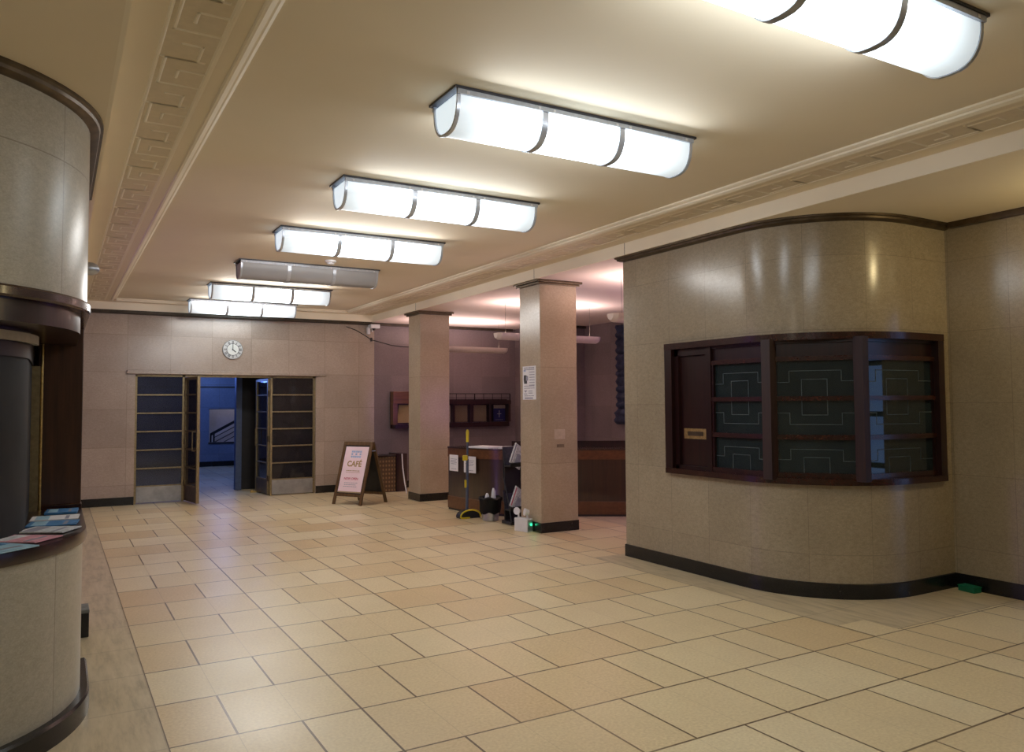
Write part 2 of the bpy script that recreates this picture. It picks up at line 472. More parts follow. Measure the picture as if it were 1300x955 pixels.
def text_mesh(mb, body, size, org, ux, uy, m, depth=.001, align='CENTER', xscale=1.0, bold=0.0):
    cu = bpy.data.curves.new('t', 'FONT'); cu.body = body; cu.size = size; cu.align_x = align; cu.align_y = 'CENTER'
    cu.extrude = depth / 2; cu.offset = bold
    ob = bpy.data.objects.new('t', cu); COL.objects.link(ob)
    dg = bpy.context.evaluated_depsgraph_get()
    me = bpy.data.meshes.new_from_object(ob.evaluated_get(dg))
    org, ux, uy = Vector(org), Vector(ux).normalized(), Vector(uy).normalized(); uz = ux.cross(uy)
    mb.mesh([org + ux * v.co.x * xscale + uy * v.co.y + uz * (v.co.z + depth / 2) for v in me.vertices], [tuple(p.vertices) for p in me.polygons], m)
    bpy.data.objects.remove(ob); bpy.data.curves.remove(cu); bpy.data.meshes.remove(me)

def text_lines(mb, org, ux, uy, w, rows, pitch, th, m, fill=.8, lift=.0012):
    """rows of small print, as short dashes of unreadable type"""
    org, ux, uy = Vector(org), Vector(ux).normalized(), Vector(uy).normalized(); uz = ux.cross(uy)
    rnd = random.Random(3)
    for r in range(rows):
        x = w * (1 - fill) * .5 * rnd.random(); end = w * (fill + (1 - fill) * rnd.random())
        while x < end:
            l = w * (.04 + .10 * rnd.random())
            if x + l > w: break
            mb.obox(org + ux * x - uy * (r * pitch) + uz * .0002, ux * l, uy * th, uz * lift, m)
            x += l + w * .025

# ------------------------------------------------------------------ key dimensions (metres)
ZC = 3.30        # main ceiling
ZB = 3.27        # patterned border of the ceiling
ZA = 3.145       # lower ceilings of the side aisles
YW = 14.19       # far wall
XL, XR = .225, 5.12    # fascia planes left and right
YE = 14.05       # fascia plane at the far wall

# ------------------------------------------------------------------ floor
mb = MB(); mb.box(-3.2, 9.4, -3.0, 14.19, -.1, 0, M_floor)
struct(mb.build('floor'))

# ------------------------------------------------------------------ ceilings
mb = MB()
mb.box(.74, 4.59, -3.0, 13.86, ZC, ZC + .1, M_ceil)                       # main field
mb.box(XL, .74, -3.0, YE, ZB, ZB + .1, M_ceil)                            # left border
mb.box(4.59, XR, -3.0, YE, ZB, ZB + .1, M_ceil)                           # right border
mb.box(.74, 4.59, 13.86, YE, ZB, ZB + .1, M_ceil)
struct(mb.build('ceiling'))
mb = MB(); mb.box(-3.2, XL - .02, -3.0, YW, ZA, ZA + .1, M_ceil); mb.box(XL - .02, XR + .02, YE + .02, YW, ZA, ZA + .1, M_fascia)
struct(mb.build('ceiling_aisle'))
mb = MB(); mb.box(XR + .02, 6.75, -3.0, 6.5, ZA, ZA + .1, M_ceil)
mb.box(XR + .02, 9.4, 6.5, YW, ZA, ZA + .1, M_recceil)
struct(mb.build('ceiling_recess'))

# fascias (the drop from patterned border to aisle ceilings)
mb = MB(); mb.box(XR, XR + .02, -3.0, YE, ZA, ZB + .02, M_fascia)
for y in (6.47, 8.27, 12.0, 2.4):
    mb.box(XR - .0015, XR, y - .003, y + .003, ZA, ZB, M_bronzeband)
struct(mb.build('trim_1'))
mb = MB(); mb.box(XL - .02, XL, -3.0, YE, ZA, ZB + .02, M_fascia)
mb.box(XL, XL + .006, -3.0, YE, ZB - .045, ZB - .03, M_fascia); mb.box(XL, XL + .006, -3.0, YE, ZB - .09, ZB - .075, M_fascia)
struct(mb.build('trim_2'))
mb = MB(); mb.box(XL, XR, YE, YE + .02, ZA, ZB + .02, M_fascia)
struct(mb.build('trim_3'))

# stepped plaster moulding round the main field
def moulding(name, x, sgn):
    mb = MB()
    prof = [(0, ZC), (0, ZC - .012), (.018, ZC - .022), (.03, ZC - .022), (.034, ZC - .034), (.06, ZC - .044), (.075, ZC - .044), (.08, ZB + .001), (.08, ZC + .01), (0, ZC + .01)]
    pts = [(x, -3.0), (x, 13.78)]
    if sgn > 0: pts = pts[::-1]
    mb.sweep(pts, prof, M_fascia)
    struct(mb.build(name))
moulding('trim_4', .80, 1)      # left
moulding('trim_5', 4.53, -1)    # right
mb = MB()
prof = [(0, ZC), (0, ZC - .012), (.018, ZC - .022), (.03, ZC - .022), (.034, ZC - .034), (.06, ZC - .044), (.075, ZC - .044), (.08, ZB + .001), (.08, ZC + .01), (0, ZC + .01)]
mb.sweep([(4.53, 13.78), (.80, 13.78)], prof, M_fascia)
struct(mb.build('trim_6'))

# greek key relief in the borders
def key_band(name, inner, outer):
    """inner = x on the hall side, outer = x on the fascia side"""
    mb = MB(); W = outer - inner; P = .66; w = .024; h = .0062
    xs = sorted((inner, outer)); mb.box(xs[0], xs[1], -3.0, 13.8, ZB - .0012, ZB + .003, M_keyfield)
    def ridge(xa, xb, ya, yb, w=w):
        t = w * .36; z0, z1 = ZB + .002, ZB - h
        a, b, c, d = xa - w / 2, xb + w / 2, ya - w / 2, yb + w / 2
        mb.mesh([(a, c, z0), (b, c, z0), (b, d, z0), (a, d, z0), (a + t, c + t, z1), (b - t, c + t, z1), (b - t, d - t, z1), (a + t, d - t, z1)],
                [(0, 1, 2, 3), (4, 5, 6, 7), (0, 1, 5, 4), (1, 2, 6, 5), (2, 3, 7, 6), (3, 0, 4, 7)], M_fascia)  # paler cream on the ridges paints in the light they catch
    def seg(u0, v0, u1, v1):
        xa, xb = sorted((inner + W * u0, inner + W * u1)); ya, yb = sorted((v0, v1))
        ridge(xa, xb, ya, yb)
    for e in (0, 1):
        x = inner + W * e; ridge(x, x, -3.0, 13.80, .040 if e == 0 else .024)
    y = 3.69 - P * 10
    while y < 13.6:
        # hook from the hall side
        seg(0, y, .86, y); seg(.86, y, .86, y - .34); seg(.86, y - .34, .28, y - .34)
        seg(0, y - .2, .56, y - .2); seg(.56, y - .2, .56, y - .1)
        # hook from the fascia side
        seg(1, y + .32, .16, y + .32); seg(.28, y + .14, .28, y + .32) 
        seg(.28, y + .14, .64, y + .14)
        y += P
    struct(mb.build(name))
key_band('trim_7', .635, .39)
key_band('trim_8', 4.705, 4.95)

# ------------------------------------------------------------------ far wall
OX0, OX1, OZ = 1.12, 4.10, 2.115
mb = MB()
for x0, x1, z0, z1, m in ((-3.2, OX0, 0, 3.27, M_wallfar), (OX1, 5.21, 0, 3.27, M_wallfar), (5.21, 8.3, 0, 3.27, M_recess), (OX0, OX1, OZ, 3.27, M_wallfar)):  # recess end of the wall takes the shaded stone copy
    mb.box(x0, x1, YW, YW + .28, z0, z1, m)
struct(mb.build('wall_far'))
mb = MB()
mb.box(.995, 4.278, YW - .045, YW, 2.122, 2.185, M_wallfar)
struct(mb.build('trim_9', bevel=.006))
mb = MB()
mb.box(-3.2, 5.12, YE + .02, YW, ZA - .05, ZA, M_bronzeband); mb.box(-3.2, 5.12, YE + .0, YE + .03, ZA - .045, ZA - .012, M_bronzeband)
mb.box(5.12, 8.22, YW - .06, YW, ZA - .05, ZA, M_bronzeband)
struct(mb.build('trim_10'))
mb = MB(); mb.box(-3.2, OX0, YW - .012, YW, 0, .13, M_plinth)
mb.box(OX1, 8.2, YW - .012, YW, 0, .13, M_plinth)
struct(mb.build('baseboard_far'))

# ---- entrance screen: sidelights, frame and doors
def sidelight(name, x0, x1, gm):
    mb = MB(); y0, y1 = YW + .06, YW + .11
    mb.box(x0, x0 + .035, y0, y1, 0, OZ, M_doorframe); mb.box(x1 - .04, x1, y0, y1, 0, OZ, M_doorframe)
    mb.box(x0, x1, y0, y1, OZ - .035, OZ, M_doorframe)
    for z in (.28, .57, .872, 1.175, 1.478, 1.78):
        mb.box(x0 + .035, x1 - .04, y0, y1, z - .011, z + .011, M_doorframe)
    o = struct(mb.build(name))
    g = MB(); g.box(x0 + .03, x1 - .035, y0 + .02, y0 + .028, .28, OZ - .03, gm); g.build('glass_pane', o)
    k = MB(); k.box(x0 + .035, x1 - .04, y0 - .008, y1, .012, .27, M_kick); k.build('kick_plate', o, bevel=.004)
    return o
s1 = sidelight('window_1', OX0, 1.885, M_glassdoor)
s2 = sidelight('window_2', 3.30, OX1, M_glassdark)
# faint dark lettering-like shapes at the head of the left pane
mb = MB(); yb = YW + .079
mb.box(1.885, 3.30, YW + .06, YW + .11, OZ - .035, OZ, M_doorframe)
struct(mb.build('trim_11'))

def door_leaf(name, hinge, ang, flip, gm):
    """leaf along local +x from the hinge; ang rotates it"""
    L = .70; T = .045
    def at(mbx): return mbx
    root = MB()
    root.box(0, .05, -T / 2, T / 2, .02, OZ - .045, M_doorframe); root.box(L - .05, L, -T / 2, T / 2, .02, OZ - .045, M_doorframe)
    root.box(.05, L - .05, -T / 2, T / 2, OZ - .09, OZ - .045, M_doorframe)
    for z in (.28, .57, .872, 1.175, 1.478, 1.78):
        root.box(.05, L - .05, -T / 2 + .006, T / 2 - .006, z - .011, z + .011, M_doorframe)
    o = struct(root.build(name))
    o.location = (hinge[0], hinge[1], 0); o.rotation_euler = (0, 0, ang)
    g = MB(); g.box(.045, L - .045, -.004, .004, .28, OZ - .08, gm); g.build('glass_pane', o)
    k = MB(); k.box(.05, L - .05, -T / 2 + .004, T / 2 - .004, .02, .27, M_bronze); k.build('kick_plate', o)
    h = MB(); 
    for sy in (-1, 1):
        y = sy * (T / 2 + .035)
        h.tube([(L - .12, sy * T / 2, .86), (L - .12, y, .86), (L - .12, y, 1.17), (L - .12, sy * T / 2, 1.17)], .009, M_doorframe, 8)
    h.build('door_handle', o)
    c = MB()
    for z in (.3, 1.0, 1.8): c.tube([(0, 0, z - .05), (0, 0, z + .05)], .03, M_bronze, 10)
    c.build('hinge', o)
    return o
door_leaf('door_1', (1.90, YW + .07), -PI / 2 + math.radians(8.5), 1, M_glassdark)
door_leaf('door_2', (3.29, YW + .12), PI / 2 + math.radians(5), -1, M_glassdark)

# ------------------------------------------------------------------ corridor beyond the doors
mb = MB(); mb.box(-1.0, 6.2, 14.19, 23.4, -.1, 0, M_floor); struct(mb.build('floor_corridor'))
mb = MB(); mb.box(-1.0, 6.2, 14.47, 23.4, 2.6, 2.7, M_palewall); struct(mb.build('ceiling_corridor'))
mb = MB(); WY = 21.9
fx0, fx1, fz0, fz1 = 3.50, 4.15, .63, 1.495
for x0, x1, z0, z1 in ((-1.0, fx0, 0, 2.6), (fx1, 6.2, 0, 2.6), (fx0, fx1, 0, fz0), (fx0, fx1, fz1, 2.6)):
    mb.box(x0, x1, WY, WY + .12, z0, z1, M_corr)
struct(mb.build('wall_corridor_end'))
mb = MB(); mb.box(-1.0, 6.2, WY - .02, WY, 2.06, 2.1, M_bronzeband); struct(mb.build('trim_12'))
mb = MB(); mb.box(-1.0, 6.2, WY - .015, WY, 0, .13, M_plinth); struct(mb.build('baseboard_corridor'))
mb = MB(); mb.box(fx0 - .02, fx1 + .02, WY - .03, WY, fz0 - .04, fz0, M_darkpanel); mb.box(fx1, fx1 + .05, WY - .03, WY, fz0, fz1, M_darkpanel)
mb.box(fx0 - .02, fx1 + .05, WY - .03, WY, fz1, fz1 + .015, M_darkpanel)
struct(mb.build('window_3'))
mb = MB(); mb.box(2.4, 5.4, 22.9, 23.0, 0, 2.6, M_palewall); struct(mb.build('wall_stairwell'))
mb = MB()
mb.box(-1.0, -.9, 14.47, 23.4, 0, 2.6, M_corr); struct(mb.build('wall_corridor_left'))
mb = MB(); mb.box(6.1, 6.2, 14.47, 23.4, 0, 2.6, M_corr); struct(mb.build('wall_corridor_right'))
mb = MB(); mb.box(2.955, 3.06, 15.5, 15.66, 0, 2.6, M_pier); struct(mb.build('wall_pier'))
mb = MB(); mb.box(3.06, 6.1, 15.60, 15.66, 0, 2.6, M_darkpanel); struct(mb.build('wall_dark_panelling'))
t = thing('stair_handrail', 'dark sloping handrail seen through the opening in the far blue corridor wall', 'handrail', (3.8, 22.4, 0))
mb = MB(); mb.bar((-.18, 0, .82), (.55, 0, 1.22), .05, .07, M_black); mb.build('rail', t)
for k in range(3):
    mb = MB(); mb.bar((-.12, 0, .72 - .13 * k), (.55, 0, 1.08 - .13 * k), .02, .02, M_black); mb.build('lower_rail', t)
for x in (-.18, -.10, .5):
    mb = MB(); mb.box(x - .02, x + .02, -.02, .02, 0, .84 + max(0, (x + .18) * .55), M_black); mb.build('post', t)
mb = MB(); mb.mesh([(-.055, -.03, 0), (.055, -.03, 0), (.055, .03, 0), (-.055, .03, 0), (-.055, -.03, .05), (-.055, .03, .05), (.055, -.03, .012), (.055, .03, .012)],
    [(0, 3, 2, 1), (0, 1, 6, 4), (3, 5, 7, 2), (4, 6, 7, 5), (0, 4, 5, 3), (1, 2, 7, 6)], M_wedge)
o = mb.build('door_wedge'); o.location = (3.17, 14.95, 0)
tag(o, 'small pale wooden wedge on the floor at the foot of the open right door', 'wedge')

# ------------------------------------------------------------------ booths
def booth_right_path():
    return [(8.2, 6.6), (5.2, 6.6), (5.2, 5.92), (5.2, 4.97)] + arc(6.15, 4.97, .95, PI, 1.5 * PI, 20)[1:] + [(6.60, 4.02), (6.73, 4.02)]

def sub_path(path, i0, i1): return path[i0:i1 + 1]

bp = booth_right_path()
WZ0, WZ1 = .917, 2.17
booth = thing('ticket_booth', 'rounded beige stone booth on the right with a dark mahogany bay window of etched panes', 'booth', (5.9, 5.0, 0))
def loc(path, dx=5.9, dy=5.0): return [(x - dx, y - dy) for x, y in path]
lp = loc(bp)
def plen(path): return sum((Vector(path[i + 1]) - Vector(path[i])).length for i in range(len(path) - 1))
# joints at Y = 6.39, 5.92(...) along the straight: arc length from the corner (5.2, 6.6) -> joint at .21 ; u = s - .21
mb = MB()
u_base = -(plen(bp[:2]) + .21)
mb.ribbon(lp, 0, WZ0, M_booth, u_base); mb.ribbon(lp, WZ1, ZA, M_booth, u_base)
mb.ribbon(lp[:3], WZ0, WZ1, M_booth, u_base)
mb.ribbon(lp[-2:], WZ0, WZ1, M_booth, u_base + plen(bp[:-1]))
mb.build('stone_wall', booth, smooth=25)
mb = MB()
trim_prof = [(-.03, ZA), (.065, ZA), (.065, ZA - .016), (.05, ZA - .022), (.045, ZA - .038), (.02, ZA - .05), (0, ZA - .055), (-.03, ZA - .055)]
mb.sweep(lp, trim_prof, M_bronze)
mb.build('cornice_strip', booth, smooth=25)
mb = MB(); mb.sweep(lp, [(-.02, 0), (.012, 0), (.012, .118), (.006, .124), (-.02, .124)], M_plinth)
mb.build('plinth', booth, smooth=25)
# window: outer frame follows the curve, facets inside are flat
wpath = lp[2:-1]
win = MB()
fw = .045
front = .045
def frame_prof(z0, z1): return [(-.16, z0), (front, z0), (front, z1), (-.16, z1)]
win.sweep(wpath, frame_prof(WZ1 - .058, WZ1), M_mahogH)
win.sweep(wpath, frame_prof(WZ0, WZ0 + .05), M_mahogH)
a = wpath[0]; b = wpath[-1]
win.box(a[0] - front + .002, a[0] + .16, a[1] - .10, a[1] - .001, WZ0 + .051, WZ1 - .059, M_mahog)
win.box(b[0] - .085, b[0] - .001, b[1] - front + .002, b[1] + .16, WZ0 + .051, WZ1 - .059, M_mahog)
winframe = win.build('bay_window_frame', booth, smooth=30)
V = [Vector((5.2 - 5.9, 5.82 - 5.0)), Vector((5.2 - 5.9, 5.345 - 5.0)), Vector((5.225 - 5.9, 4.655 - 5.0)), Vector((5.655 - 5.9, 4.085 - 5.0)), Vector((6.515 - 5.9, 4.02 - 5.0))]
ZR = [(1.645, 1.94), (1.325, 1.607), (1.01, 1.285)]     # glass rows
def facet_box(mbx, A, B, t0, t1, d0, d1, z0, z1, m):
    """box along facet A-B from distance t0..t1, depth d0..d1 inward"""
    d = (B - A); L = d.length; d = d / L; n = Vector((-d.y, d.x))      # inward (left of travel)
    if n.x < 0 and abs(n.x) > abs(n.y): n = -n
    if abs(n.y) >= abs(n.x) and n.y < 0: n = -n
    o = A + d * t0 + n * d0
    mbx.obox((o.x, o.y, z0), (d.x * (t1 - t0), d.y * (t1 - t0), 0), (n.x * (d1 - d0), n.y * (d1 - d0), 0), (0, 0, z1 - z0), m)
# solid panel with letter plate
mb = MB(); L0 = (V[1] - V[0]).length
facet_box(mb, V[0], V[1], .045, L0 - .04, .03, .06, .99, 2.06, M_mahog)
facet_box(mb, V[0], V[1], 0, .05, .0, .07, .96, 2.12, M_mahog)
facet_box(mb, V[0], V[1], L0 - .05, L0 + .02, -.01, .07, .96, 2.12, M_mahog)
facet_box(mb, V[0], V[1], 0, L0, .0, .07, 2.045, 2.13, M_mahog); facet_box(mb, V[0], V[1], 0, L0, .0, .07, .955, 1.0, M_mahog)
pan = mb.build('solid_panel', winframe)
mb = MB(); facet_box(mb, V[0], V[1], .10, L0 - .065, .020, .032, 1.255, 1.352, M_brass)
facet_box(mb, V[0], V[1], .155, L0 - .12, .015, .022, 1.285, 1.325, M_bronze)
pl = mb.build('letter_plate', winframe); pl['label'] = 'brass letter plate'
for (p, w) in ((V[2], .075), (V[3], .07)):
    mull = MB(); mull.box(p.x - w / 2 - .012, p.x + w / 2 - .012, p.y - w / 2, p.y + w / 2 + .02, .95, 2.125, M_mullion)
    mull.build('mullion', winframe)
ETCH_A = [[(0, .6), (.17, .6), (.17, .28), (.8, .28), (.8, .58), (1, .58)], [(.32, 1), (.32, .52), (.63, .52), (.63, 1)]]
ETCH_B = [[(0, .36), (.17, .36), (.17, .7), (.8, .7), (.8, .36), (1, .36)], [(.32, 0), (.32, .42), (.63, .42), (.63, 0)]]
ETCH_C = [[(0, .62), (.17, .62), (.17, .3), (.8, .3), (.8, .64), (1, .64)], [(.33, 1), (.33, .54), (.64, .54), (.64, 1)]]
for k in (1, 2, 3):
    A, B = V[k], V[k + 1]; L = (B - A).length
    a0, a1 = (.03, L - .035) if k == 1 else ((.035, L - .035) if k == 2 else (.035, L - .0))
    mb = MB()
    facet_box(mb, A, B, 0, L, .0, .06, 2.09, 2.13, M_mahog)
    facet_box(mb, A, B, 0, L, .02, .05, 1.96, 2.10, M_mahog)           # header panel
    for z0, z1 in ((1.94, 1.978), (1.607, 1.645), (1.285, 1.325), (.955, 1.01)):
        facet_box(mb, A, B, 0, L, -.005, .055, z0, z1, M_mahogH)
    facet_box(mb, A, B, a0 - .03, a0 + .012, .0, .055, .96, 1.95, M_mahog); facet_box(mb, A, B, a1 - .012, a1 + .03, .0, .055, .96, 1.95, M_mahog)
    sash = mb.build('sash', winframe)
    for r, (z0, z1) in enumerate(ZR):
        g = MB(); facet_box(g, A, B, a0, a1, .028, .036, z0, z1, M_glassbooth)
        for path in (ETCH_A, ETCH_B, ETCH_C)[r]:
            for (ua, va), (ub, vb) in zip(path[:-1], path[1:]):
                ta, tb = sorted((a0 + (a1 - a0) * ua, a0 + (a1 - a0) * ub)); za, zb = sorted((z1 - (z1 - z0) * va, z1 - (z1 - z0) * vb))
                hw = .003
                facet_box(g, A, B, ta - hw, tb + hw, .0265, .028, za - hw, zb + hw, M_etch)
        g.build('glass_pane', sash)
# black sheet standing in for the shade inside the booth
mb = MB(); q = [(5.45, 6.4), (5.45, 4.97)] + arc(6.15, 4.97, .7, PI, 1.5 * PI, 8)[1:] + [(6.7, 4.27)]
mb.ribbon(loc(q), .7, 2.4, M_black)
mb.build('dark_interior_sheet', booth)

# ---- left booth (mirror), serving hatch with counter
bl = [(-1.39, 3.95), (-.81, 3.95)] + arc(-.81, 4.90, .95, -PI / 2, 0, 20)[1:] + [(.14, 5.9), (.14, 6.5), (-2.6, 6.5)]
bl[0] = (-1.39, 3.95)
boothL = thing('serving_booth', 'rounded pale stone booth at the left edge with an open mahogany serving hatch', 'booth', (-.6, 5.2, 0))
ll = loc(bl, -.6, 5.2)
mb = MB()
mb.ribbon(ll, 0, .90, M_boothL); mb.ribbon(ll, 2.14, ZA, M_boothL)
mb.ribbon(ll[-3:], .90, 2.14, M_boothL, plen(ll[:-2]))
mb.ribbon(ll[:2], .90, 2.14, M_boothL)
mb.build('stone_wall', boothL, smooth=25)
mb = MB(); mb.sweep(ll, trim_prof, M_bronze); mb.build('cornice_strip', boothL, smooth=25)
mb = MB(); pp = ll[:-4] + [(ll[-4][0], ll[-4][1]), (.14 + .6, 5.39 - 5.2)]
mb.sweep(pp, [(-.02, 0), (.045, 0), (.045, .095), (.035, .108), (-.02, .108)], M_plinth); mb.build('plinth', boothL, smooth=25)
mb = MB(); mb.box(.14 + .6, .228 + .6, 6.27 - 5.2, 6.47 - 5.2, 0, .165, M_black); mb.box(.14 + .6, .23 + .6, 6.265 - 5.2, 6.475 - 5.2, .165, .19, M_greystone)
o = mb.build('plinth_block', boothL, bevel=.005); o['label'] = 'black plinth block with a worn grey top'
# hatch frame
hp = ll[1:-2]          # from (-.81,3.95) round to (.14,5.9)
mb = MB()
mb.sweep(hp, [(-.30, 2.095), (.012, 2.095), (.018, 2.105), (.018, 2.14), (.01, 2.15), (-.30, 2.15)], M_mahogH)
hf = mb.build('hatch_head', boothL, smooth=30)
mb = MB(); mb.sweep(hp, [(-.30, 1.99), (-.03, 1.99), (-.03, 2.095), (-.30, 2.095)], M_mahog); mb.build('hatch_lintel', boothL, smooth=30)
mb = MB(); mb.box(-.10 + .6, .15 + .6, 5.75 - 5.2, 5.90 - 5.2, .95, 2.10, M_jamb)
mb.box(-.11 + .6, .155 + .6, 5.735 - 5.2, 5.90 - 5.2, .93, .985, M_mahogH)
o = mb.build('hatch_jamb', boothL, bevel=.006)
mb = MB(); mb.tube([(-.075 + .6, 5.73 - 5.2, .95), (-.075 + .6, 5.73 - 5.2, 2.0)], .008, M_brass, 8)
mb.box(-.135 + .6, -.085 + .6, 5.70 - 5.2, 5.74 - 5.2, .95, 1.85, M_doorframe)
mb.build('shutter_guide', boothL)
mb = MB(); mb.sweep(hp, [(-.30, .90), (.015, .89), (.02, .91), (.015, .95), (-.30, .955)], M_mahog); mb.build('counter', boothL, smooth=30)
sh = [(p[0], p[1]) for p in hp]
mb = MB(); mb.ribbon(sh, .95, 1.96, M_shutter, 0, -.27); mb.build('roller_shutter', boothL, smooth=40)
mb = MB(); mb.ribbon(sh, 1.85, 2.1, M_black, 0, -.262); mb.build('shutter_box', boothL, smooth=40)
# pale hanging rail in front of the shutter
P2 = [Vector(p) for p in hp]; off = normals(P2); rail = [P2[i] - off[i] * .235 for i in range(len(P2))]
mb = MB(); mb.sweep([(q.x, q.y) for q in rail[:-1]], [(-.012, 1.925), (.012, 1.925), (.012, 1.97), (-.012, 1.97)], M_greyrail)
mb.build('rail', boothL, smooth=40)

# leaflets on the left counter
def leaflet(p, rz, w, l, h, m, label, stripe=None):
    mb = MB(); mb.box(-w / 2, w / 2, -l / 2, l / 2, 0, h, m)
    if stripe:
        mb.box(-w * .42, w * .42, l * .12, l * .40, h, h + .001, stripe); mb.box(-w * .42, w * .30, -l * .30, -l * .22, h, h + .001, M_greyink)
    o = mb.build('leaflet', bevel=0); o.location = (p[0], p[1], .9555 + p[2]); o.rotation_euler = (0, 0, rz)
    tag(o, label, 'leaflet', 'leaflets on the left counter'); return o
leaflet((-.215, 4.30, 0), .75, .20, .26, .006, M_newscyan, 'pale blue leaflet nearest the frame edge on the left counter', M_newsblue)
leaflet((-.12, 4.53, 0), .95, .20, .26, .005, M_newspink, 'pink leaflet in the middle of the left counter', M_news)
leaflet((-.02, 4.79, 0), 1.1, .20, .24, .006, M_news, 'white printed newspaper sheet lying on the left counter', M_greyink)
leaflet((.0, 5.04, 0), 1.45, .20, .24, .005, M_newsblue, 'deep blue leaflet behind the white newspaper sheet on the left counter', M_newscyan)
leaflet((.01, 5.28, 0), 1.5, .20, .24, .005, M_paper, 'plain white leaflet toward the far end of the left counter', M_newscyan)
leaflet((.045, 5.55, 0), 1.5, .20, .17, .012, M_newsblue, 'small bright blue leaflet at the far tip of the left counter', M_newscyan)

# yellow plank and small camera by the left booth
mb = MB(); mb.box(-.02, .02, -.012, .012, 0, .22, M_wedge); mb.box(-.02, .03, -.014, .014, 0, .03, M_trough)
o = mb.build('wooden_slat'); o.location = (.165, 6.56, 0); tag(o, 'short yellow wooden slat standing on the floor past the left booth', 'slat')
t = thing('security_camera', 'small grey domed camera sticking out past the left booth near the ceiling', 'camera', (.14, 6.40, 2.59))
mb = MB(); mb.tube([(0, 0, 0), (.035, 0, 0)], .06, M_black, 16); mb.build('mount', t)
mb = MB(); mb.tube([(.035, 0, 0), (.075, 0, 0), (.105, 0, -.004), (.118, 0, -.006)], [.048, .046, .032, .008], M_greystone if False else M_steel, 16); mb.build('dome', t, smooth=40)

# ------------------------------------------------------------------ side and rear walls
mb = MB()
mb.box(6.73, 6.98, 3.32, 6.58, 0, ZA + .1, M_booth); mb.box(6.73, 6.98, -3.0, 2.0, 0, ZA + .1, M_booth); mb.box(6.73, 6.98, 2.0, 3.32, 2.5, ZA + .1, M_booth)
struct(mb.build('wall_alcove_right'))
mb = MB(); mb.box(6.665, 6.73, -3.0, 3.955, ZA - .05, ZA, M_bronze); struct(mb.build('trim_13'))
mb = MB(); mb.box(6.718, 6.73, 3.32, 4.01, 0, .124, M_plinth); mb.box(6.718, 6.73, -3.0, 2.0, 0, .124, M_plinth); struct(mb.build('baseboard_alcove_right'))
# glazed street door in the alcove, just out of frame
mb = MB()
for y in (2.0, 2.62, 3.27): mb.box(6.80, 6.86, y, y + .05, 0, 2.5, M_darkmetal)
for z in (0, .45, .95, 1.45, 1.95, 2.45): mb.box(6.80, 6.86, 2.0, 3.32, z, z + .05, M_darkmetal)
o = struct(mb.build('door_3'))
mb = MB(); mb.box(6.825, 6.83, 2.05, 3.27, .05, 2.45, M_streetglass); mb.build('glass_pane', o)
mb = MB(); mb.box(6.98, 9.0, 1.0, 6.0, -.12, -.02, M_greystone); struct(mb.build('ground_outside'))

mb = MB(); mb.box(-1.64, -1.39, -3.0, 3.95, 0, ZA + .1, M_boothL); struct(mb.build('wall_alcove_left'))
mb = MB(); mb.box(-3.2, -3.0, 3.7, YW, 0, ZA + .1, M_recess); mb.box(-3.0, -1.64, 3.7, 3.95, 0, ZA + .1, M_recess); struct(mb.build('wall_left'))
mb = MB(); mb.box(-1.64, 6.98, -3.25, -3.0, 0, ZC + .1, M_booth); struct(mb.build('wall_back'))
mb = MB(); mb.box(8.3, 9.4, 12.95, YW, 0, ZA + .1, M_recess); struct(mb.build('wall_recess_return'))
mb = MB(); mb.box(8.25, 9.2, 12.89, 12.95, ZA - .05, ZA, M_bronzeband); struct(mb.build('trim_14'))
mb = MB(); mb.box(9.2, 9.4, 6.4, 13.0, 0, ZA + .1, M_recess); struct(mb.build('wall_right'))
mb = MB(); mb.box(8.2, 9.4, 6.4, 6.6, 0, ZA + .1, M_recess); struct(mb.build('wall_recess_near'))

# ------------------------------------------------------------------ columns
def column(x0, x1, y0, y1, label):
    t = thing('stone_column', label, 'column', (x0, y0, 0), 0, 'square stone columns')
    w, d = x1 - x0, y1 - y0
    mb = MB(); mb.box(0, w, 0, d, 0, ZA - .05, M_column); mb.build('shaft', t, bevel=.004)
    mb = MB(); mb.box(-.06, w + .06, -.06, d + .06, ZA - .028, ZA - .001, M_bronze); mb.box(-.035, w + .035, -.035, d + .035, ZA - .055, ZA - .028, M_bronze)
    mb.build('cap', t, bevel=.004)
    mb = MB(); mb.box(-.008, w + .008, -.008, d + .008, 0, .124, M_plinth); mb.build('plinth', t, bevel=.003)
    return t
col1 = column(5.2, 5.75, 8.27, 8.76, 'square stone column beside the round booth with a white notice on it')
col2 = column(5.2, 5.735, 12.0, 12.48, 'square stone column behind the café sign, farther from the booth')
mb = MB(); mb.box(.20, .36, -.002, 0, 1.15, 1.275, M_patch); mb.build('paper_residue', col1)
mb = MB(); mb.box(.235, .345, -.002, 0, 1.045, 1.085, M_smudge); mb.build('dark_smudge', col1)

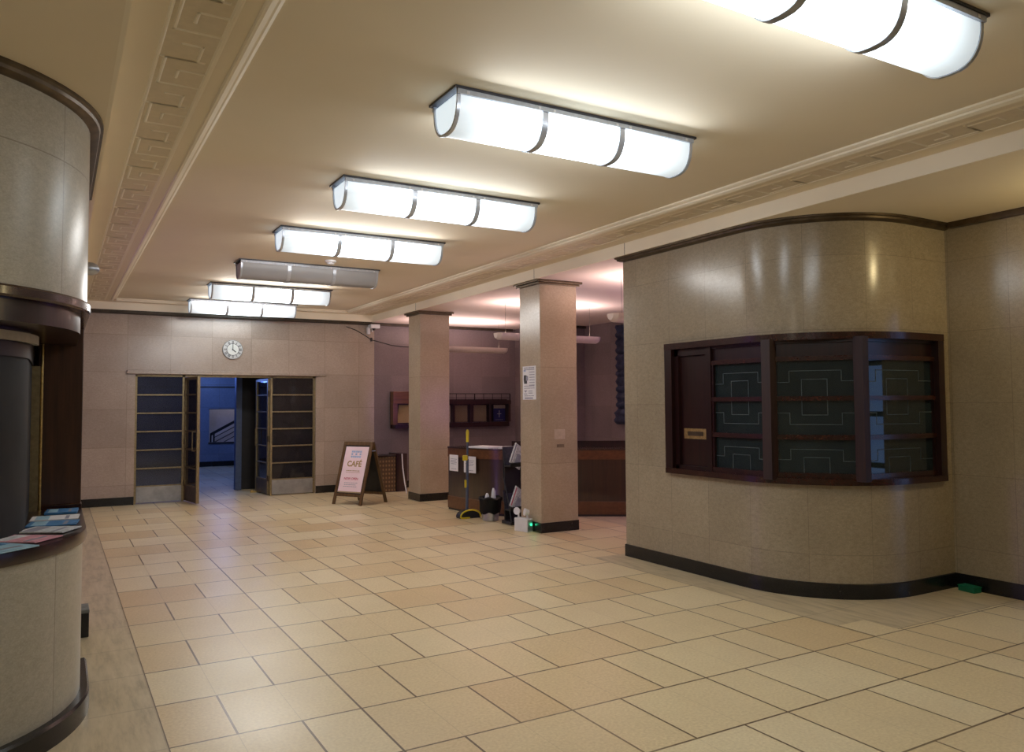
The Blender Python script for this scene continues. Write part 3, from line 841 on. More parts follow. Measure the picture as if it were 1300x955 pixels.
# notice on the column (left face, x = 5.2)
t = thing('notice', 'white printed notice taped to the near column at eye height', 'notice', (5.1985, 8.53, 1.86))
mb = MB(); mb.box(-.002, .0, -.16, .16, -.213, .213, M_paper); mb.build('sheet', t)
mb = MB(); ux, uy = (0, -1, 0), (0, 0, 1)
text_lines(mb, (-.0022, .13, .185), ux, uy, .26, 2, .022, .012, M_greyink, .95)
mb.obox((-.0035, .135, .145), (0, -.05, 0), (0, 0, .02), (.001, 0, 0), M_blueink)
mb.mesh([(-.004, .13, .10), (-.004, .085, .10), (-.004, .035, .085), (-.004, .05, .02), (-.004, .05, -.01), (-.004, .12, -.01), (-.004, .135, .04)], [(0, 1, 2, 3, 4, 5, 6)], M_ink)
mb.obox((-.0045, .075, .03), (0, -.05, 0), (0, 0, .055), (.001, 0, 0), M_greyink)
for k in range(6): text_lines(mb, (-.0022, .0, .13 - .033 * k), ux, uy, .13, 1, .02, .010, M_greyink, .8)
text_lines(mb, (-.0022, .13, -.045), ux, uy, .26, 2, .027, .009, M_greyink, .9)
mb.mesh([(-.004, .125, -.095), (-.004, .05, -.095), (-.004, .0875, -.125)], [(0, 1, 2)], M_greyink)
text_lines(mb, (-.0022, .13, -.145), ux, uy, .08, 1, .02, .01, M_greyink, .9); text_lines(mb, (-.0022, .02, -.11), ux, uy, .10, 2, .025, .01, M_greyink, .9)
text_lines(mb, (-.0022, .12, -.17), ux, uy, .24, 1, .02, .01, M_greyink, .95)
mb.obox((-.0035, .11, -.203), (0, -.2, 0), (0, 0, .018), (.001, 0, 0), M_greyink)
mb.build('print', t)

# ------------------------------------------------------------------ ceiling lights
def make_light(label, lit, x, y):
    t = thing('ceiling_light', label, 'ceiling light', (x, y, ZC), 0, 'opal ceiling lights')
    Lx, W, D = 1.655, .150, .215
    prof = []
    for k in range(17):
        a = PI * k / 16
        c, s_ = math.cos(a), math.sin(a)
        yy = W * math.copysign(abs(c) ** .72, c); zz = -.028 - (D - .028) * abs(s_) ** .85
        prof.append((yy, zz))
    mb = MB(); mb.box(-.03, Lx + .03, -.172, .172, -.014, 0, M_darkmetal)
    mb.build('base_plate', t)
    for s_ in (-1, 1):
        mb = MB(); ya, yb = sorted((s_ * .148, s_ * .166)); mb.box(-.012, Lx + .012, ya, yb, -.040, -.012, M_chrome)
        for q in range(3):
            for e in (.05, Lx / 3 - .05):
                xx = q * Lx / 3 + e; mb.box(xx - .008, xx + .008, min(s_ * .166, s_ * .170), max(s_ * .166, s_ * .170), -.036, -.022, M_white)
        mb.build('side_rail', t)
    for q in range(3):
        x0, x1 = q * Lx / 3, (q + 1) * Lx / 3
        mb = MB(); nx = 8; v = []; uv = []; f = []
        for i in range(nx + 1):
            xx = x0 + (x1 - x0) * i / nx
            for p in prof: v.append((xx, p[0], p[1])); uv.append((xx, 0))
        k = len(prof)
        for i in range(nx):
            for j in range(k - 1): f.append((i * k + j, (i + 1) * k + j, (i + 1) * k + j + 1, i * k + j + 1))
        mb.mesh(v, f, M_diff if lit else M_diffoff, uv)
        if q in (0, 2):
            xx = 0 if q == 0 else Lx
            mb.mesh([(xx, p[0], p[1]) for p in prof], [tuple(range(k))], M_diff if lit else M_diffoff, [(0.1, 0)] * k)
        mb.build('diffuser', t, smooth=50)
    for q in range(4):
        xx = q * Lx / 3; mb = MB(); w = .020 if q in (1, 2) else .010
        outer = [(p[0] * 1.035, -.014 if j in (0, 16) else p[1] - .006) for j, p in enumerate(prof)]
        inner = [(p[0] * .96, p[1] + .006) for p in prof]
        k = len(prof); v = []; f = []
        for xo in (xx - w, xx + w):
            v += [(xo, p[0], p[1]) for p in outer] + [(xo, p[0], p[1]) for p in inner]
        for j in range(k - 1):
            f += [(j, j + 1, 2 * k + j + 1, 2 * k + j), (k + j, 3 * k + j, 3 * k + j + 1, k + j + 1), (j, k + j, k + j + 1, j + 1), (2 * k + j, 2 * k + j + 1, 3 * k + j + 1, 3 * k + j)]
        mb.mesh(v, f, M_chrome); mb.build('rib', t, smooth=50)
    return t
LX = 1.84
proto = make_light('lit opal ceiling light cut off by the top of the frame, nearest of all', True, LX, 2.04)
labs = [(3.875, 'lit opal ceiling light over the middle of the hall, largest one wholly in view'),
        (5.76, 'lit opal ceiling light just nearer than the dark unlit pair of neighbours'),
        (7.63, 'lit opal ceiling light directly in front of the unlit grey one'),
        (11.53, 'lit opal ceiling light directly behind the unlit grey one'),
        (13.46, 'lit opal ceiling light hard by the far wall, farthest and smallest of all')]
labs[1] = (5.76, 'lit opal ceiling light second behind the cut-off one, two places before the unlit one')
for y, lab in labs:
    c = copy_tree(proto); c.location = (LX, y, ZC); c['label'] = lab
make_light('unlit grey ceiling light, the only one switched off', False, LX, 9.56)

t = thing('smoke_detector', 'small white round detector on the ceiling beside the unlit fixture', 'detector', (2.78, 9.05, ZC))
mb = MB(); mb.lathe([(.065, 0), (.065, -.02), (.05, -.03)], M_white, n=24); mb.build('base', t, smooth=40)
mb = MB(); mb.lathe([(.045, -.03), (.042, -.045), (.02, -.052), (0, -.053)], M_white, n=24); mb.build('sensor_cap', t, smooth=60)

# pendant uplight troughs in the recess
def make_trough(x, y, z, label):
    t = thing('pendant_uplighter', label, 'pendant light', (x, y, z), 0, 'pale half-round trough uplighters')
    Lx, R = 1.80, .105; mb = MB(); n = 12
    v = []; f = []
    ring = []
    for r in (R, R - .006):
        ring.append([(r * math.cos(PI + PI * k / n), r * math.sin(PI + PI * k / n)) for k in range(n + 1)])
    for xx, ins in ((0, 0), (.06, 0), (Lx - .06, 0), (Lx, 0)):
        for rr in ring:
            for p in rr: v.append((xx, p[0], p[1]))
    k = n + 1
    for i in range(3):
        o = i * 2 * k; q = (i + 1) * 2 * k
        for j in range(n):
            f += [(o + j, o + j + 1, q + j + 1, q + j), (o + k + j, q + k + j, q + k + j + 1, o + k + j + 1)]
        f += [(o, q, q + k, o + k), (o + n, o + k + n, q + k + n, q + n)]
    mb.mesh(v, f, M_trough)
    sh = mb.build('trough_shade', t, smooth=50)
    for xx in (0, Lx):
        mb = MB(); d = -1 if xx == 0 else 1
        vv = [(xx, R * math.cos(PI + PI * j / n), R * math.sin(PI + PI * j / n)) for j in range(n + 1)]
        vv += [(xx + d * .05, .6 * R * math.cos(PI + PI * j / n), .75 * R * math.sin(PI + PI * j / n)) for j in range(n + 1)]
        ff = [(j, j + 1, k + j + 1, k + j) for j in range(n)] + [tuple(range(k, 2 * k))]
        mb.mesh(vv, ff, M_trough); mb.build('end_cap', t, smooth=50)
    for xx in (.12, Lx - .12):
        mb = MB(); mb.tube([(xx, 0, -R + .006), (xx, 0, ZA - z)], .0022, M_bronzeband, 6); mb.build('drop_rod', t)
    ld = bpy.data.lights.new('uplight', 'AREA'); ld.shape = 'RECTANGLE'; ld.size = 1.6; ld.size_y = .1; ld.energy = 32; ld.color = (1.0, .76, .72)
    lo = bpy.data.objects.new('uplight_tube', ld); COL.objects.link(lo); lo.parent = t; lo.location = (Lx / 2, 0, .005); lo.rotation_euler = (PI, 0, 0)
    return t
tr = make_trough(5.74, 10.3, 2.66, 'pale half-round hanging trough light passing behind the near column')
for (x, y), lab in (((5.65, 13.15), 'pale half-round hanging trough light farthest back, beside the far column'), ((5.72, 7.45), 'pale half-round hanging trough light mostly hidden behind the booth, only its end showing')):
    c = copy_tree(tr); c.location = (x, y, 2.66); c['label'] = lab

# ------------------------------------------------------------------ clock
t = thing('wall_clock', 'round silver clock showing four on the far wall above the doors', 'clock', (2.635, YW, 2.562))
def disc(r, y0, y1, m, rin=0, n=48):
    mb = MB(); v = []; f = []
    for y in (y0, y1):
        v += [(r * math.cos(2 * PI * k / n), y, r * math.sin(2 * PI * k / n)) for k in range(n)]
    f = [(k, (k + 1) % n, n + (k + 1) % n, n + k) for k in range(n)] + [tuple(range(n)), tuple(range(n, 2 * n))]
    mb.mesh(v, f, m); return mb
disc(.168, -.03, 0, M_clockface).build('case', t, smooth=40)
disc(.094, -.034, -.03, M_clockin).build('dial', t, smooth=40)
for k in range(12):
    mb = MB(); a = PI / 2 - k * PI / 6; d = Vector((math.cos(a), 0, math.sin(a))); s_ = Vector((-d.z, 0, d.x)); w = .018 if k % 3 == 0 else .012
    rom = (2, 1, 2, 3, 2, 1, 2, 3, 3, 2, 1, 2)[k]
    for j in range(rom):
        cpos = d * .104 + s_ * (j - (rom - 1) / 2) * .015
        mb.obox(cpos - s_ * .004 + Vector((0, -.0335, 0)), d * .045, s_ * .008, (0, .003, 0), M_ink)
    mb.build('hour_numeral', t)
mb = MB(); n = 48
for r in (.160, .098):
    v = [((r + q) * math.cos(2 * PI * k / n), -.032, (r + q) * math.sin(2 * PI * k / n)) for q in (0, .006) for k in range(n)]
    mb.mesh(v, [(k, (k + 1) % n, n + (k + 1) % n, n + k) for k in range(n)], M_ink)
mb.build('ring_lines', t)
mb = MB(); mb.bar((0, -.037, -.02), (0, -.037, .098), .010, .004, M_ink, up=(0, 1, 0)); mb.build('minute_hand', t)
mb = MB(); mb.bar((-.012, -.039, .008), (.05, -.039, -.046), .013, .004, M_ink, up=(0, 1, 0)); mb.build('hour_hand', t)

# ------------------------------------------------------------------ cctv + cable on far wall
t = thing('wall_camera', 'white surveillance camera with a small white box, at the far wall corner of the cornice', 'camera', (5.16, 14.1, 3.06))
mb = MB(); mb.box(-.085, .095, -.10, .08, -.035, .04, M_white); mb.build('housing', t, bevel=.008)
mb = MB(); mb.tube([(.0, -.02, -.035), (.0, -.02, -.07)], [.035, .02], M_black, 12); mb.build('lens', t)
mb = MB(); mb.box(-.115, -.06, .0, .06, -.14, -.01, M_white); mb.build('junction_box', t, bevel=.004)
mb = MB(); mb.box(-.012, .012, .05, .09, -.09, -.03, M_white); mb.build('bracket', t)
mb = MB(); mb.tube([(4.66, YW - .009, 3.05), (4.85, YW - .009, 2.99), (5.02, YW - .009, 2.90), (5.15, YW - .009, 2.82), (5.3, YW - .009, 2.79), (5.55, YW - .009, 2.73), (5.8, YW - .009, 2.71), (6.2, YW - .009, 2.71)], .007, M_black, 6)
mb.box(5.135, 5.165, YW - .02, YW - .001, 2.79, 2.86, M_black)
tag(mb.build('cable'), 'thin black cable sagging across the far wall under the camera', 'cable')

# ------------------------------------------------------------------ wall cabinets on the far wall
t = thing('notice_cabinet', 'red-brown wooden wall cabinet showing left of the far column', 'cabinet', (5.53, YW, 1.14))
mb = MB(); mb.box(0, .8, -.03, 0, 0, .70, M_mahog); mb.build('back', t)
mb = MB(); mb.box(0, .8, -.17, 0, .47, .70, M_deskrail); mb.build('header', t, bevel=.004)
for x in (0, .71):
    mb = MB(); mb.box(x, x + .09, -.16, 0, .07, .47, M_deskrail); mb.build('side', t)
mb = MB(); mb.box(.03, .8, -.18, 0, 0, .07, M_mahog); mb.build('shelf', t)
mb = MB(); mb.mesh([(.12, -.04, .10), (.70, -.04, .10), (.70, -.04, .45), (.16, -.04, .45)], [(0, 1, 2, 3)], M_tan); mb.build('board', t)
t = thing('display_cabinet', 'dark wooden wall display cabinet with an iron gallery rail, between the two columns', 'cabinet', (6.45, YW, 1.14))
W = 1.63
mb = MB(); mb.box(0, W, -.03, 0, .04, .55, M_mahog); mb.build('back', t)
mb = MB(); mb.box(0, W + .02, -.17, 0, .45, .53, M_mahog); mb.build('top', t)
mb = MB(); mb.box(0, W - .03, -.18, 0, 0, .09, M_mahog); mb.build('shelf', t)
for x in (0, .33, .72, 1.15, W - .03):
    mb = MB(); mb.box(x, x + .045, -.16, 0, .09, .45, M_mahog); mb.build('upright', t)
for i, (x0, x1, m) in enumerate(((.40, .70, M_tan), (.84, 1.13, M_tan))):
    mb = MB(); mb.box(x0, x1, -.06, -.05, .10, .43, m); mb.box(x0 - .10, x0 - .02, -.055, -.045, .10, .43, M_newspink if False else M_patch); mb.build('pinboard', t)
mb = MB(); mb.box(1.30, 1.57, -.06, -.05, .10, .43, M_bluep)
mb.box(1.30, 1.57, -.062, -.06, .36, .43, M_patch)
mb.box(1.425, 1.437, -.063, -.06, .18, .32, M_paper); mb.box(1.385, 1.477, -.063, -.06, .245, .257, M_paper)
mb.box(1.34, 1.52, -.063, -.06, .125, .135, M_greyink)
o = mb.build('poster', t); o['label'] = 'navy poster with a white cross'
mb = MB(); mb.tube([(.0, -.16, .66), (W, -.16, .66), (W, -.01, .66)], .008, M_ironrail, 6)
for k in range(9):
    x = W * k / 8; mb.tube([(x, -.16, .53), (x, -.16, .66)], .006 if k % 4 else .012, M_ironrail, 6)
mb.tube([(0, -.16, .58), (W, -.16, .58)], .004, M_ironrail, 6)
mb.build('gallery_rail', t)
mb = MB(); mb.box(0, W, -.155, -.151, .09, .45, glass('cabinet_glass', (.8, .8, .82), .04, 0)); mb.build('glass_pane', t)

# ------------------------------------------------------------------ reception desk (curved)
dk = thing('reception_desk', 'curved dark walnut reception desk running behind the near column', 'desk', (6.2, 10.2, 0))
def bez(p0, p1, p2, p3, n):
    out = []
    for i in range(n + 1):
        s_ = i / n; a_, b_, c_, d_ = (1 - s_) ** 3, 3 * s_ * (1 - s_) ** 2, 3 * s_ * s_ * (1 - s_), s_ ** 3
        out.append((a_ * p0[0] + b_ * p1[0] + c_ * p2[0] + d_ * p3[0], a_ * p0[1] + b_ * p1[1] + c_ * p2[1] + d_ * p3[1]))
    return out
curve = [(5.215, 10.95), (5.245, 10.6)] + bez((5.245, 10.6), (5.34, 9.85), (5.6, 9.62), (6.35, 9.27), 14)[1:] + [(6.98, 8.86), (7.6, 8.5)]
cl = [(x - 6.2, y - 10.2) for x, y in curve]
mb = MB(); mb.sweep(cl, [(0, .06), (0, .80), (.05, .80), (.05, .06)][::-1] if False else [(-.05, .10), (0, .10), (0, .80), (-.05, .80)], M_desk); mb.build('front', dk, smooth=30)
# out is to the right of travel: travelling from far-left to near-right, right side is the hall side's opposite, so mirror sign
mb = MB(); mb.sweep(cl, [(-.02, .80), (.012, .80), (.012, .93), (-.02, .93)], M_deskrail); mb.build('top_rail', dk, smooth=30)
mb = MB(); mb.sweep(cl, [(-.03, .03), (.012, .03), (.012, .20), (.0, .21), (-.03, .21)], M_deskrail); mb.build('bottom_rail', dk, smooth=30)
mb = MB(); mb.sweep(cl, [(-.03, .0), (.0, .0), (.0, .035), (-.03, .035)], M_black); mb.build('toe_kick', dk, smooth=30)
mb = MB(); mb.sweep(cl, [(-.55, .93), (.02, .93), (.02, .95), (-.55, .95)], M_desk); mb.build('worktop', dk, smooth=30)
mb = MB(); mb.box(-.98, -.45, .72, .76, 0, .93, M_desk); mb.build('end_panel', dk)
mb = MB(); mb.sweep([(x + .35, y + .42) for x, y in cl[8:-1]], [(-.03, .93), (0, .93), (0, 1.04), (-.03, 1.04)], M_mahog); mb.build('rear_upstand', dk, smooth=30)

def notice(y0, y1, z0, z1, label, x=5.2):
    t = thing('paper_notice', label, 'notice', (x, (y0 + y1) / 2, (z0 + z1) / 2), 0, 'white paper notices on the desk front')
    w, h = (y1 - y0) / 2, (z1 - z0) / 2
    mb = MB(); mb.box(-.003, 0, -w, w, -h, h, M_paper); mb.build('sheet', t)
    mb = MB(); text_lines(mb, (-.0032, w * .75, h * .45), (0, -1, 0), (0, 0, 1), w * 1.5, 4, .024, .008, M_greyink, .8)
    text_lines(mb, (-.0032, w * .6, -h * .75), (0, -1, 0), (0, 0, 1), w * 1.2, 1, .02, .008, M_greyink, .8); mb.build('print', t)
    return t
n1 = notice(10.63, 10.88, .59, .832, 'white paper notice at the left end of the desk front', 5.205)
n1.rotation_euler = (0, 0, math.radians(4.9)); n1.location.x = 5.212
n2 = notice(10.18, 10.47, .59, .83, 'white paper notice partly hidden by the yellow-topped sweeper handle', 5.255)
n2.rotation_euler = (0, 0, math.radians(9.5)); n2.location.x = 5.263

def paper_stack(x, y, w, l, h, rz, label):
    mb = MB(); rr = random.Random(int(x * 100))
    k = 0; z = 0
    while z < h:
        dz = h / 3; mb.obox((-w / 2 + rr.uniform(-.01, .01), -l / 2 + rr.uniform(-.01, .01), z), (w, 0, 0), (0, l, 0), (0, 0, dz), M_paper); z += dz + 1e-4
    o = mb.build('paper_stack'); o.location = (x, y, .9505); o.rotation_euler = (0, 0, rz)
    tag(o, label, 'papers', 'papers on the reception desk')
paper_stack(5.52, 10.32, .30, .42, .02, .3, 'longer stack of white papers at the left of the desk top')
paper_stack(5.76, 9.92, .28, .36, .02, .7, 'second stack of white papers on the desk top nearer the column')

# ------------------------------------------------------------------ sweeper, bin, rack, emergency light
t = thing('floor_sweeper', 'long-handled sweeper with yellow grips and yellow-rimmed black head leaning by the desk', 'sweeper', (5.045, 9.97, 0))
mb = MB(); mb.tube([(-.015, 0, .11), (.0, 0, 1.08)], .015, M_bluegrey, 10); mb.build('handle', t)
mb = MB(); mb.tube([(0, 0, 1.06), (.0, 0, 1.20), (.001, 0, 1.235)], [.02, .022, .012], M_yellow, 12); mb.build('grip', t, smooth=50)
mb = MB(); mb.box(-.075, -.005, -.02, .02, .80, .875, M_yellow); mb.build('hook', t, bevel=.01)
mb = MB(); mb.box(-.045, -.02, -.015, .015, .42, .53, M_yellow); mb.build('clip', t, bevel=.006)
mb = MB(); mb.tube([(-.013, 0, .1), (-.006, 0, .55), (-.003, 0, .82)], [.021, .02, .02], M_bluegrey, 10); mb.build('sleeve', t, smooth=40)
mb = MB(); n = 14
v = []; f = []
for i in range(n + 1):
    a = PI * i / n; v += [(-.155 * math.cos(a), -.09, .012 + .10 * math.sin(a) ** .8), (-.155 * math.cos(a), .06, .012 + .10 * math.sin(a) ** .8)]
f = [(2 * i, 2 * i + 1, 2 * i + 3, 2 * i + 2) for i in range(n)] + [tuple(2 * i for i in range(n + 1)), tuple(2 * i + 1 for i in range(n + 1))]
mb.mesh(v, f, M_black); mb.box(-.15, .15, -.085, .055, .0, .014, M_black); mb.build('head', t, smooth=40)
mb = MB(); mb.tube([(-.155 * math.cos(PI * i / n), -.092, .016 + .10 * math.sin(PI * i / n) ** .8) for i in range(n + 1)], .012, M_yellow, 8)
mb.tube([(-.155, -.09, .016), (-.12, -.10, .012), (-.02, -.10, .010)], .012, M_yellow, 8); mb.build('yellow_rim', t, smooth=50)

t = thing('waste_bin', 'steel waste bin with a black liner folded over it and white tissues on top', 'bin', (5.185, 9.56, 0))
mb = MB(); mb.lathe([(.10, 0), (.112, .01), (.125, .30), (.12, .30), (.105, .02)], M_steel, n=28); mb.build('body', t, smooth=40)
mb = MB(); n = 36; v = []; f = []; rr = random.Random(5)
prof = [(.118, .105), (.138, .11), (.145, .18), (.150, .27), (.165, .305), (.150, .325), (.115, .318), (.10, .25)]
for r, z in prof:
    for k in range(n):
        a = 2 * PI * k / n; w = 1 + .045 * math.sin(7 * a + z * 20) + .03 * rr.uniform(-1, 1); v.append((r * w * math.cos(a), r * w * math.sin(a), z + .012 * math.sin(5 * a)))
L = len(prof)
f = [(i * n + k, i * n + (k + 1) % n, (i + 1) * n + (k + 1) % n, (i + 1) * n + k) for i in range(L - 1) for k in range(n)] + [tuple((L - 1) * n + k for k in range(n))]
mb.mesh(v, f, M_bag); mb.build('liner', t, smooth=60)
def tissue(x, y, z, h, w, label):
    mb = MB(); rr = random.Random(int(h * 1000)); v = []; n = 9
    for zz, r in ((0, w), (h * .4, w * .8), (h * .75, w * .62), (h, w * .35)):
        for k in range(n):
            a = 2 * PI * k / n; q = r * rr.uniform(.7, 1.15); v.append((q * math.cos(a), q * math.sin(a), zz + rr.uniform(-.01, .01)))
    f = [(i * n + k, i * n + (k + 1) % n, (i + 1) * n + (k + 1) % n, (i + 1) * n + k) for i in range(3) for k in range(n)] + [tuple(3 * n + k for k in range(n)), tuple(range(n))]
    mb.mesh(v, f, M_white); o = mb.build('paper_tissue', smooth=80); o.location = (x, y, z); tag(o, label, 'tissue', 'tissues in the waste bin')
tissue(5.222, 9.54, .27, .165, .046, 'taller crumpled white tissue at the right in the waste bin')
tissue(5.125, 9.54, .27, .10, .042, 'shorter crumpled white tissue at the left in the waste bin')

t = thing('newspaper_rack', 'dark floor rack holding papers, half hidden between desk and near column', 'rack', (5.33, 9.12, 0))
mb = MB(); mb.box(-.14, .16, -.12, .14, 0, .045, M_black); mb.build('base', t, bevel=.01)
mb = MB(); mb.box(-.10, .15, .11, .135, .04, .98, M_darkpanel); mb.build('back', t)
for s_ in (-1, 1):
    mb = MB(); x = -.12 if s_ < 0 else .14; mb.tube([(x, -.10, .03), (x, -.02, .3), (x, .11, .60), (x, .12, .98)], .010, M_black, 8); mb.build('side_frame', t)
for zb in (.18, .76):
    mb = MB(); mb.obox((-.13, -.08, zb), (.28, 0, 0), (0, .14, 0), (0, 0, .02), M_black); mb.obox((-.13, -.09, zb), (.28, 0, 0), (0, -.012, .05), (0, .02, .01), M_black)
    mb.obox((-.13, .06, zb), (.28, 0, 0), (0, .06, .26), (0, .01, -.003), M_darkmetal); mb.build('tray', t)
def magazine(z, label, m2):
    t = thing('newspaper', label, 'newspaper', (5.30, 9.06, z), 0, 'papers in the floor rack')
    mb = MB(); ux, uy = Vector((.115, .03, .25)), Vector((.15, .0, -.11)); nrm = ux.cross(uy).normalized()
    if nrm.y > 0: nrm = -nrm
    o = Vector((-.11, -.03, .07)); mb.obox(o, ux, uy, -nrm * .02, M_mag); mb.build('pages', t)
    mb = MB(); p = o + nrm * .001; mb.obox(p + ux * .06, ux * .88, uy * .14, nrm * .001, m2)
    mb.obox(p + ux * .1 + uy * .17, ux * .8, uy * .05, nrm * .001, M_paper); mb.obox(p, ux, uy * .05, nrm * .0015, M_paper)
    mb.obox(p + ux * .12 + uy * .4, ux * .5, uy * .4, nrm * .001, M_greyink); mb.build('cover', t)
    return t
magazine(.76, 'newspaper in the upper tray of the floor rack beside the near column', M_greyink)
magazine(.19, 'newspaper with a red masthead in the lower tray of the floor rack', M_red)

t = thing('emergency_light', 'white twin-spot emergency light unit with a green lamp standing at the near column', 'emergency light', (5.10, 8.54, 0), math.radians(13))
mb = MB(); mb.box(-.045, .05, -.118, .118, .0, .165, M_white); mb.build('case', t, bevel=.006)
mb = MB(); mb.box(-.035, .045, -.1195, -.117, .015, .15, M_steel); mb.build('end_panel', t)
for y, r in ((.085, .25), (-.075, -.45)):
    mb = MB(); mb.tube([(0, y, .16), (0, y, .215)], .012, M_white, 10); s_ = mb.build('spot_stem', t)
    mb = MB(); mb.lathe([(.0, -.03), (.028, -.028), (.045, .02), (.047, .03), (.0, .025)], M_white, n=20)
    o = mb.build('spot_head', t, smooth=40); o.location = (-.012, y, .245); o.rotation_euler = (0, -PI / 2 + .15, r)
mb = MB(); mb.tube([(.02, -.1205, .09), (.02, -.124, .09)], .014, M_led, 14); o = mb.build('indicator_lamp', t); o['label'] = 'glowing green indicator lamp'
ld = bpy.data.lights.new('green_glow', 'POINT'); ld.energy = .06; ld.color = (.05, 1, .4); ld.shadow_soft_size = .015
lo = bpy.data.objects.new('indicator_glow', ld); COL.objects.link(lo); lo.parent = t; lo.location = (.055, -.15, .09)

# ------------------------------------------------------------------ café sandwich board
F1, F2 = Vector((3.885, 12.50, 0)), Vector((4.195, 12.00, 0))
B1, B2 = Vector((4.405, 12.73, 0)), Vector((4.715, 12.23, 0))
T1, T2 = Vector((4.13, 12.62, .99)), Vector((4.44, 12.12, .99))
ctr = (F1 + F2 + B1 + B2) / 4
sb = thing('sandwich_board', 'wooden A-frame pavement board with a pink café poster standing on the tiles', 'sign', tuple(ctr))
def L_(p): return Vector(p) - ctr
def panel(a, b, ta, tb, front):
    """leg a/b at the floor, ta/tb at the apex"""
    a, b, ta, tb = map(L_, (a, b, ta, tb)); wdir = (b - a).normalized(); up = (ta - a).normalized(); nrm = wdir.cross(up).normalized()
    mb = MB(); H = (ta - a).length; Wd = (b - a).length
    def pt(u, v, d=0): return a + wdir * u + up * v + nrm * d
    lw = .05
    for u in (0, Wd - lw):
        leg = MB(); leg.obox(pt(u, 0, -.014), wdir * lw, up * H, nrm * .028, M_oak); leg.build('leg', sb, bevel=.003)
    for v0, v1 in ((H - .06, .06), (.135, .045)):
        mb = MB(); mb.obox(pt(lw, v0, -.013), wdir * (Wd - 2 * lw), up * v1, nrm * .026, M_oak); mb.build('cross_rail', sb)
    bd = MB(); bd.obox(pt(lw, .16, -.006), wdir * (Wd - 2 * lw), up * (H - .21), nrm * .008, M_black); bd.build('board', sb)
    return pt, wdir, up, nrm, H, Wd
pt, wd, up, nrm, H, Wd = panel(F1, F2, T1, T2, True)
sgn = 1 if nrm.dot(Vector((-1, -1, 0))) > 0 else -1
d0 = .003 * sgn
mb = MB(); mb.obox(pt(.062, .195, d0), wd * (Wd - .124), up * (H - .275), nrm * .004 * sgn, M_paperpink)
mb.obox(pt(.062, .195, d0 + .0001 * sgn), wd * (Wd - .124), up * .02, nrm * .0045 * sgn, M_wedge if False else M_tan)
pc = mb.build('poster', sb)
fr = .0075 * sgn
cx = Wd / 2
mb = MB(); text_mesh(mb, 'CAFÉ', .125, pt(cx, .66, fr), wd, up, M_gold, .001, bold=.004); mb.build('title_lettering', pc); mb = MB()
text_mesh(mb, 'NOW OPEN', .052, pt(cx - .01, .42, fr), wd, up, M_red, .001, bold=.0015); mb.build('open_lettering', pc); mb = MB()
for r_ in range(3):
    for c_ in range(5):
        if (r_ + c_ * 2) % 4 != 3: mb.obox(pt(cx - .10 + c_ * .042, .765 + r_ * .042, fr), wd * .034, up * .03, nrm * .001 * sgn, M_blueink)
mb.build('logo_print', pc); mb = MB()
mb.obox(pt(cx - .14, .52, fr), wd * .28, up * .006, nrm * .001 * sgn, M_gold)
text_lines(mb, pt(cx - .14, .545, fr), wd, up, .28, 1, .02, .012, M_gold, .95)
text_lines(mb, pt(cx - .14, .35, fr), wd, up, .28, 3, .03, .008, M_greyink, .8)
mb.build('small_print', pc)
panel(B1, B2, T1 + Vector((.02, .01, 0)), T2 + Vector((.02, .01, 0)), False)
mb = MB(); p0 = L_(F2 + (T2 - F2) * .86); p1 = L_(B2 + (T2 - B2) * .86); mb.tube([p0, p1], .006, M_blueink, 6); p0 = L_(F1 + (T1 - F1) * .86); p1 = L_(B1 + (T1 - B1) * .86); mb.tube([p0, p1], .006, M_blueink, 6)
mb.build('spreader_strap', sb)

# ------------------------------------------------------------------ wicker hamper and pale pole
def wicker_material():
    m, nt, b = new_mat('brown_wicker')
    p = geo_pos(nt); ck = nt.nodes.new('ShaderNodeTexWave'); ck.wave_type = 'BANDS'; ck.bands_direction = 'X'; ck.inputs['Scale'].default_value = 5.5; nt.links.new(p, ck.inputs[0])
    ck2 = nt.nodes.new('ShaderNodeTexWave'); ck2.wave_type = 'BANDS'; ck2.bands_direction = 'Z'; ck2.inputs['Scale'].default_value = 4.2; nt.links.new(p, ck2.inputs[0])
    f = val(nt, 'MULTIPLY', ck.outputs['Fac'], ck2.outputs['Fac'])
    nt.links.new(ramp(nt, f, [(.1, (.10, .05, .024)), (.6, (.21, .115, .05)), (1, (.34, .20, .09))]), b.inputs['Base Color'])
    b.inputs['Roughness'].default_value = .6; bump(nt, b, f, .4, .02); return m
M_wick = wicker_material()
t = thing('wicker_hamper', 'brown woven hamper on the floor behind the sandwich board, left of the far column', 'hamper', (5.2, 13.78, 0))
mb = MB(); mb.box(-.36, .21, -.18, .2, .0, .64, M_wick); mb.build('woven_body', t, bevel=.01)
mb = MB(); mb.box(-.37, .22, -.19, .21, .64, .67, M_mahog); mb.build('rim', t, bevel=.006)
mb = MB(); mb.box(.22, .27, -.18, .2, 0, .70, M_mahog); mb.box(.27, .44, -.16, .2, 0, .69, M_desk); mb.build('side_panel', t)
mb = MB(); mb.tube([(5.46, 13.42, .70), (5.45, 13.36, .45), (5.43, 13.22, .2), (5.40, 13.05, .02)], .011, M_paper, 8)
tag(mb.build('pale_cord'), 'thin white cord hanging down beside the wicker hamper to the floor', 'cord')

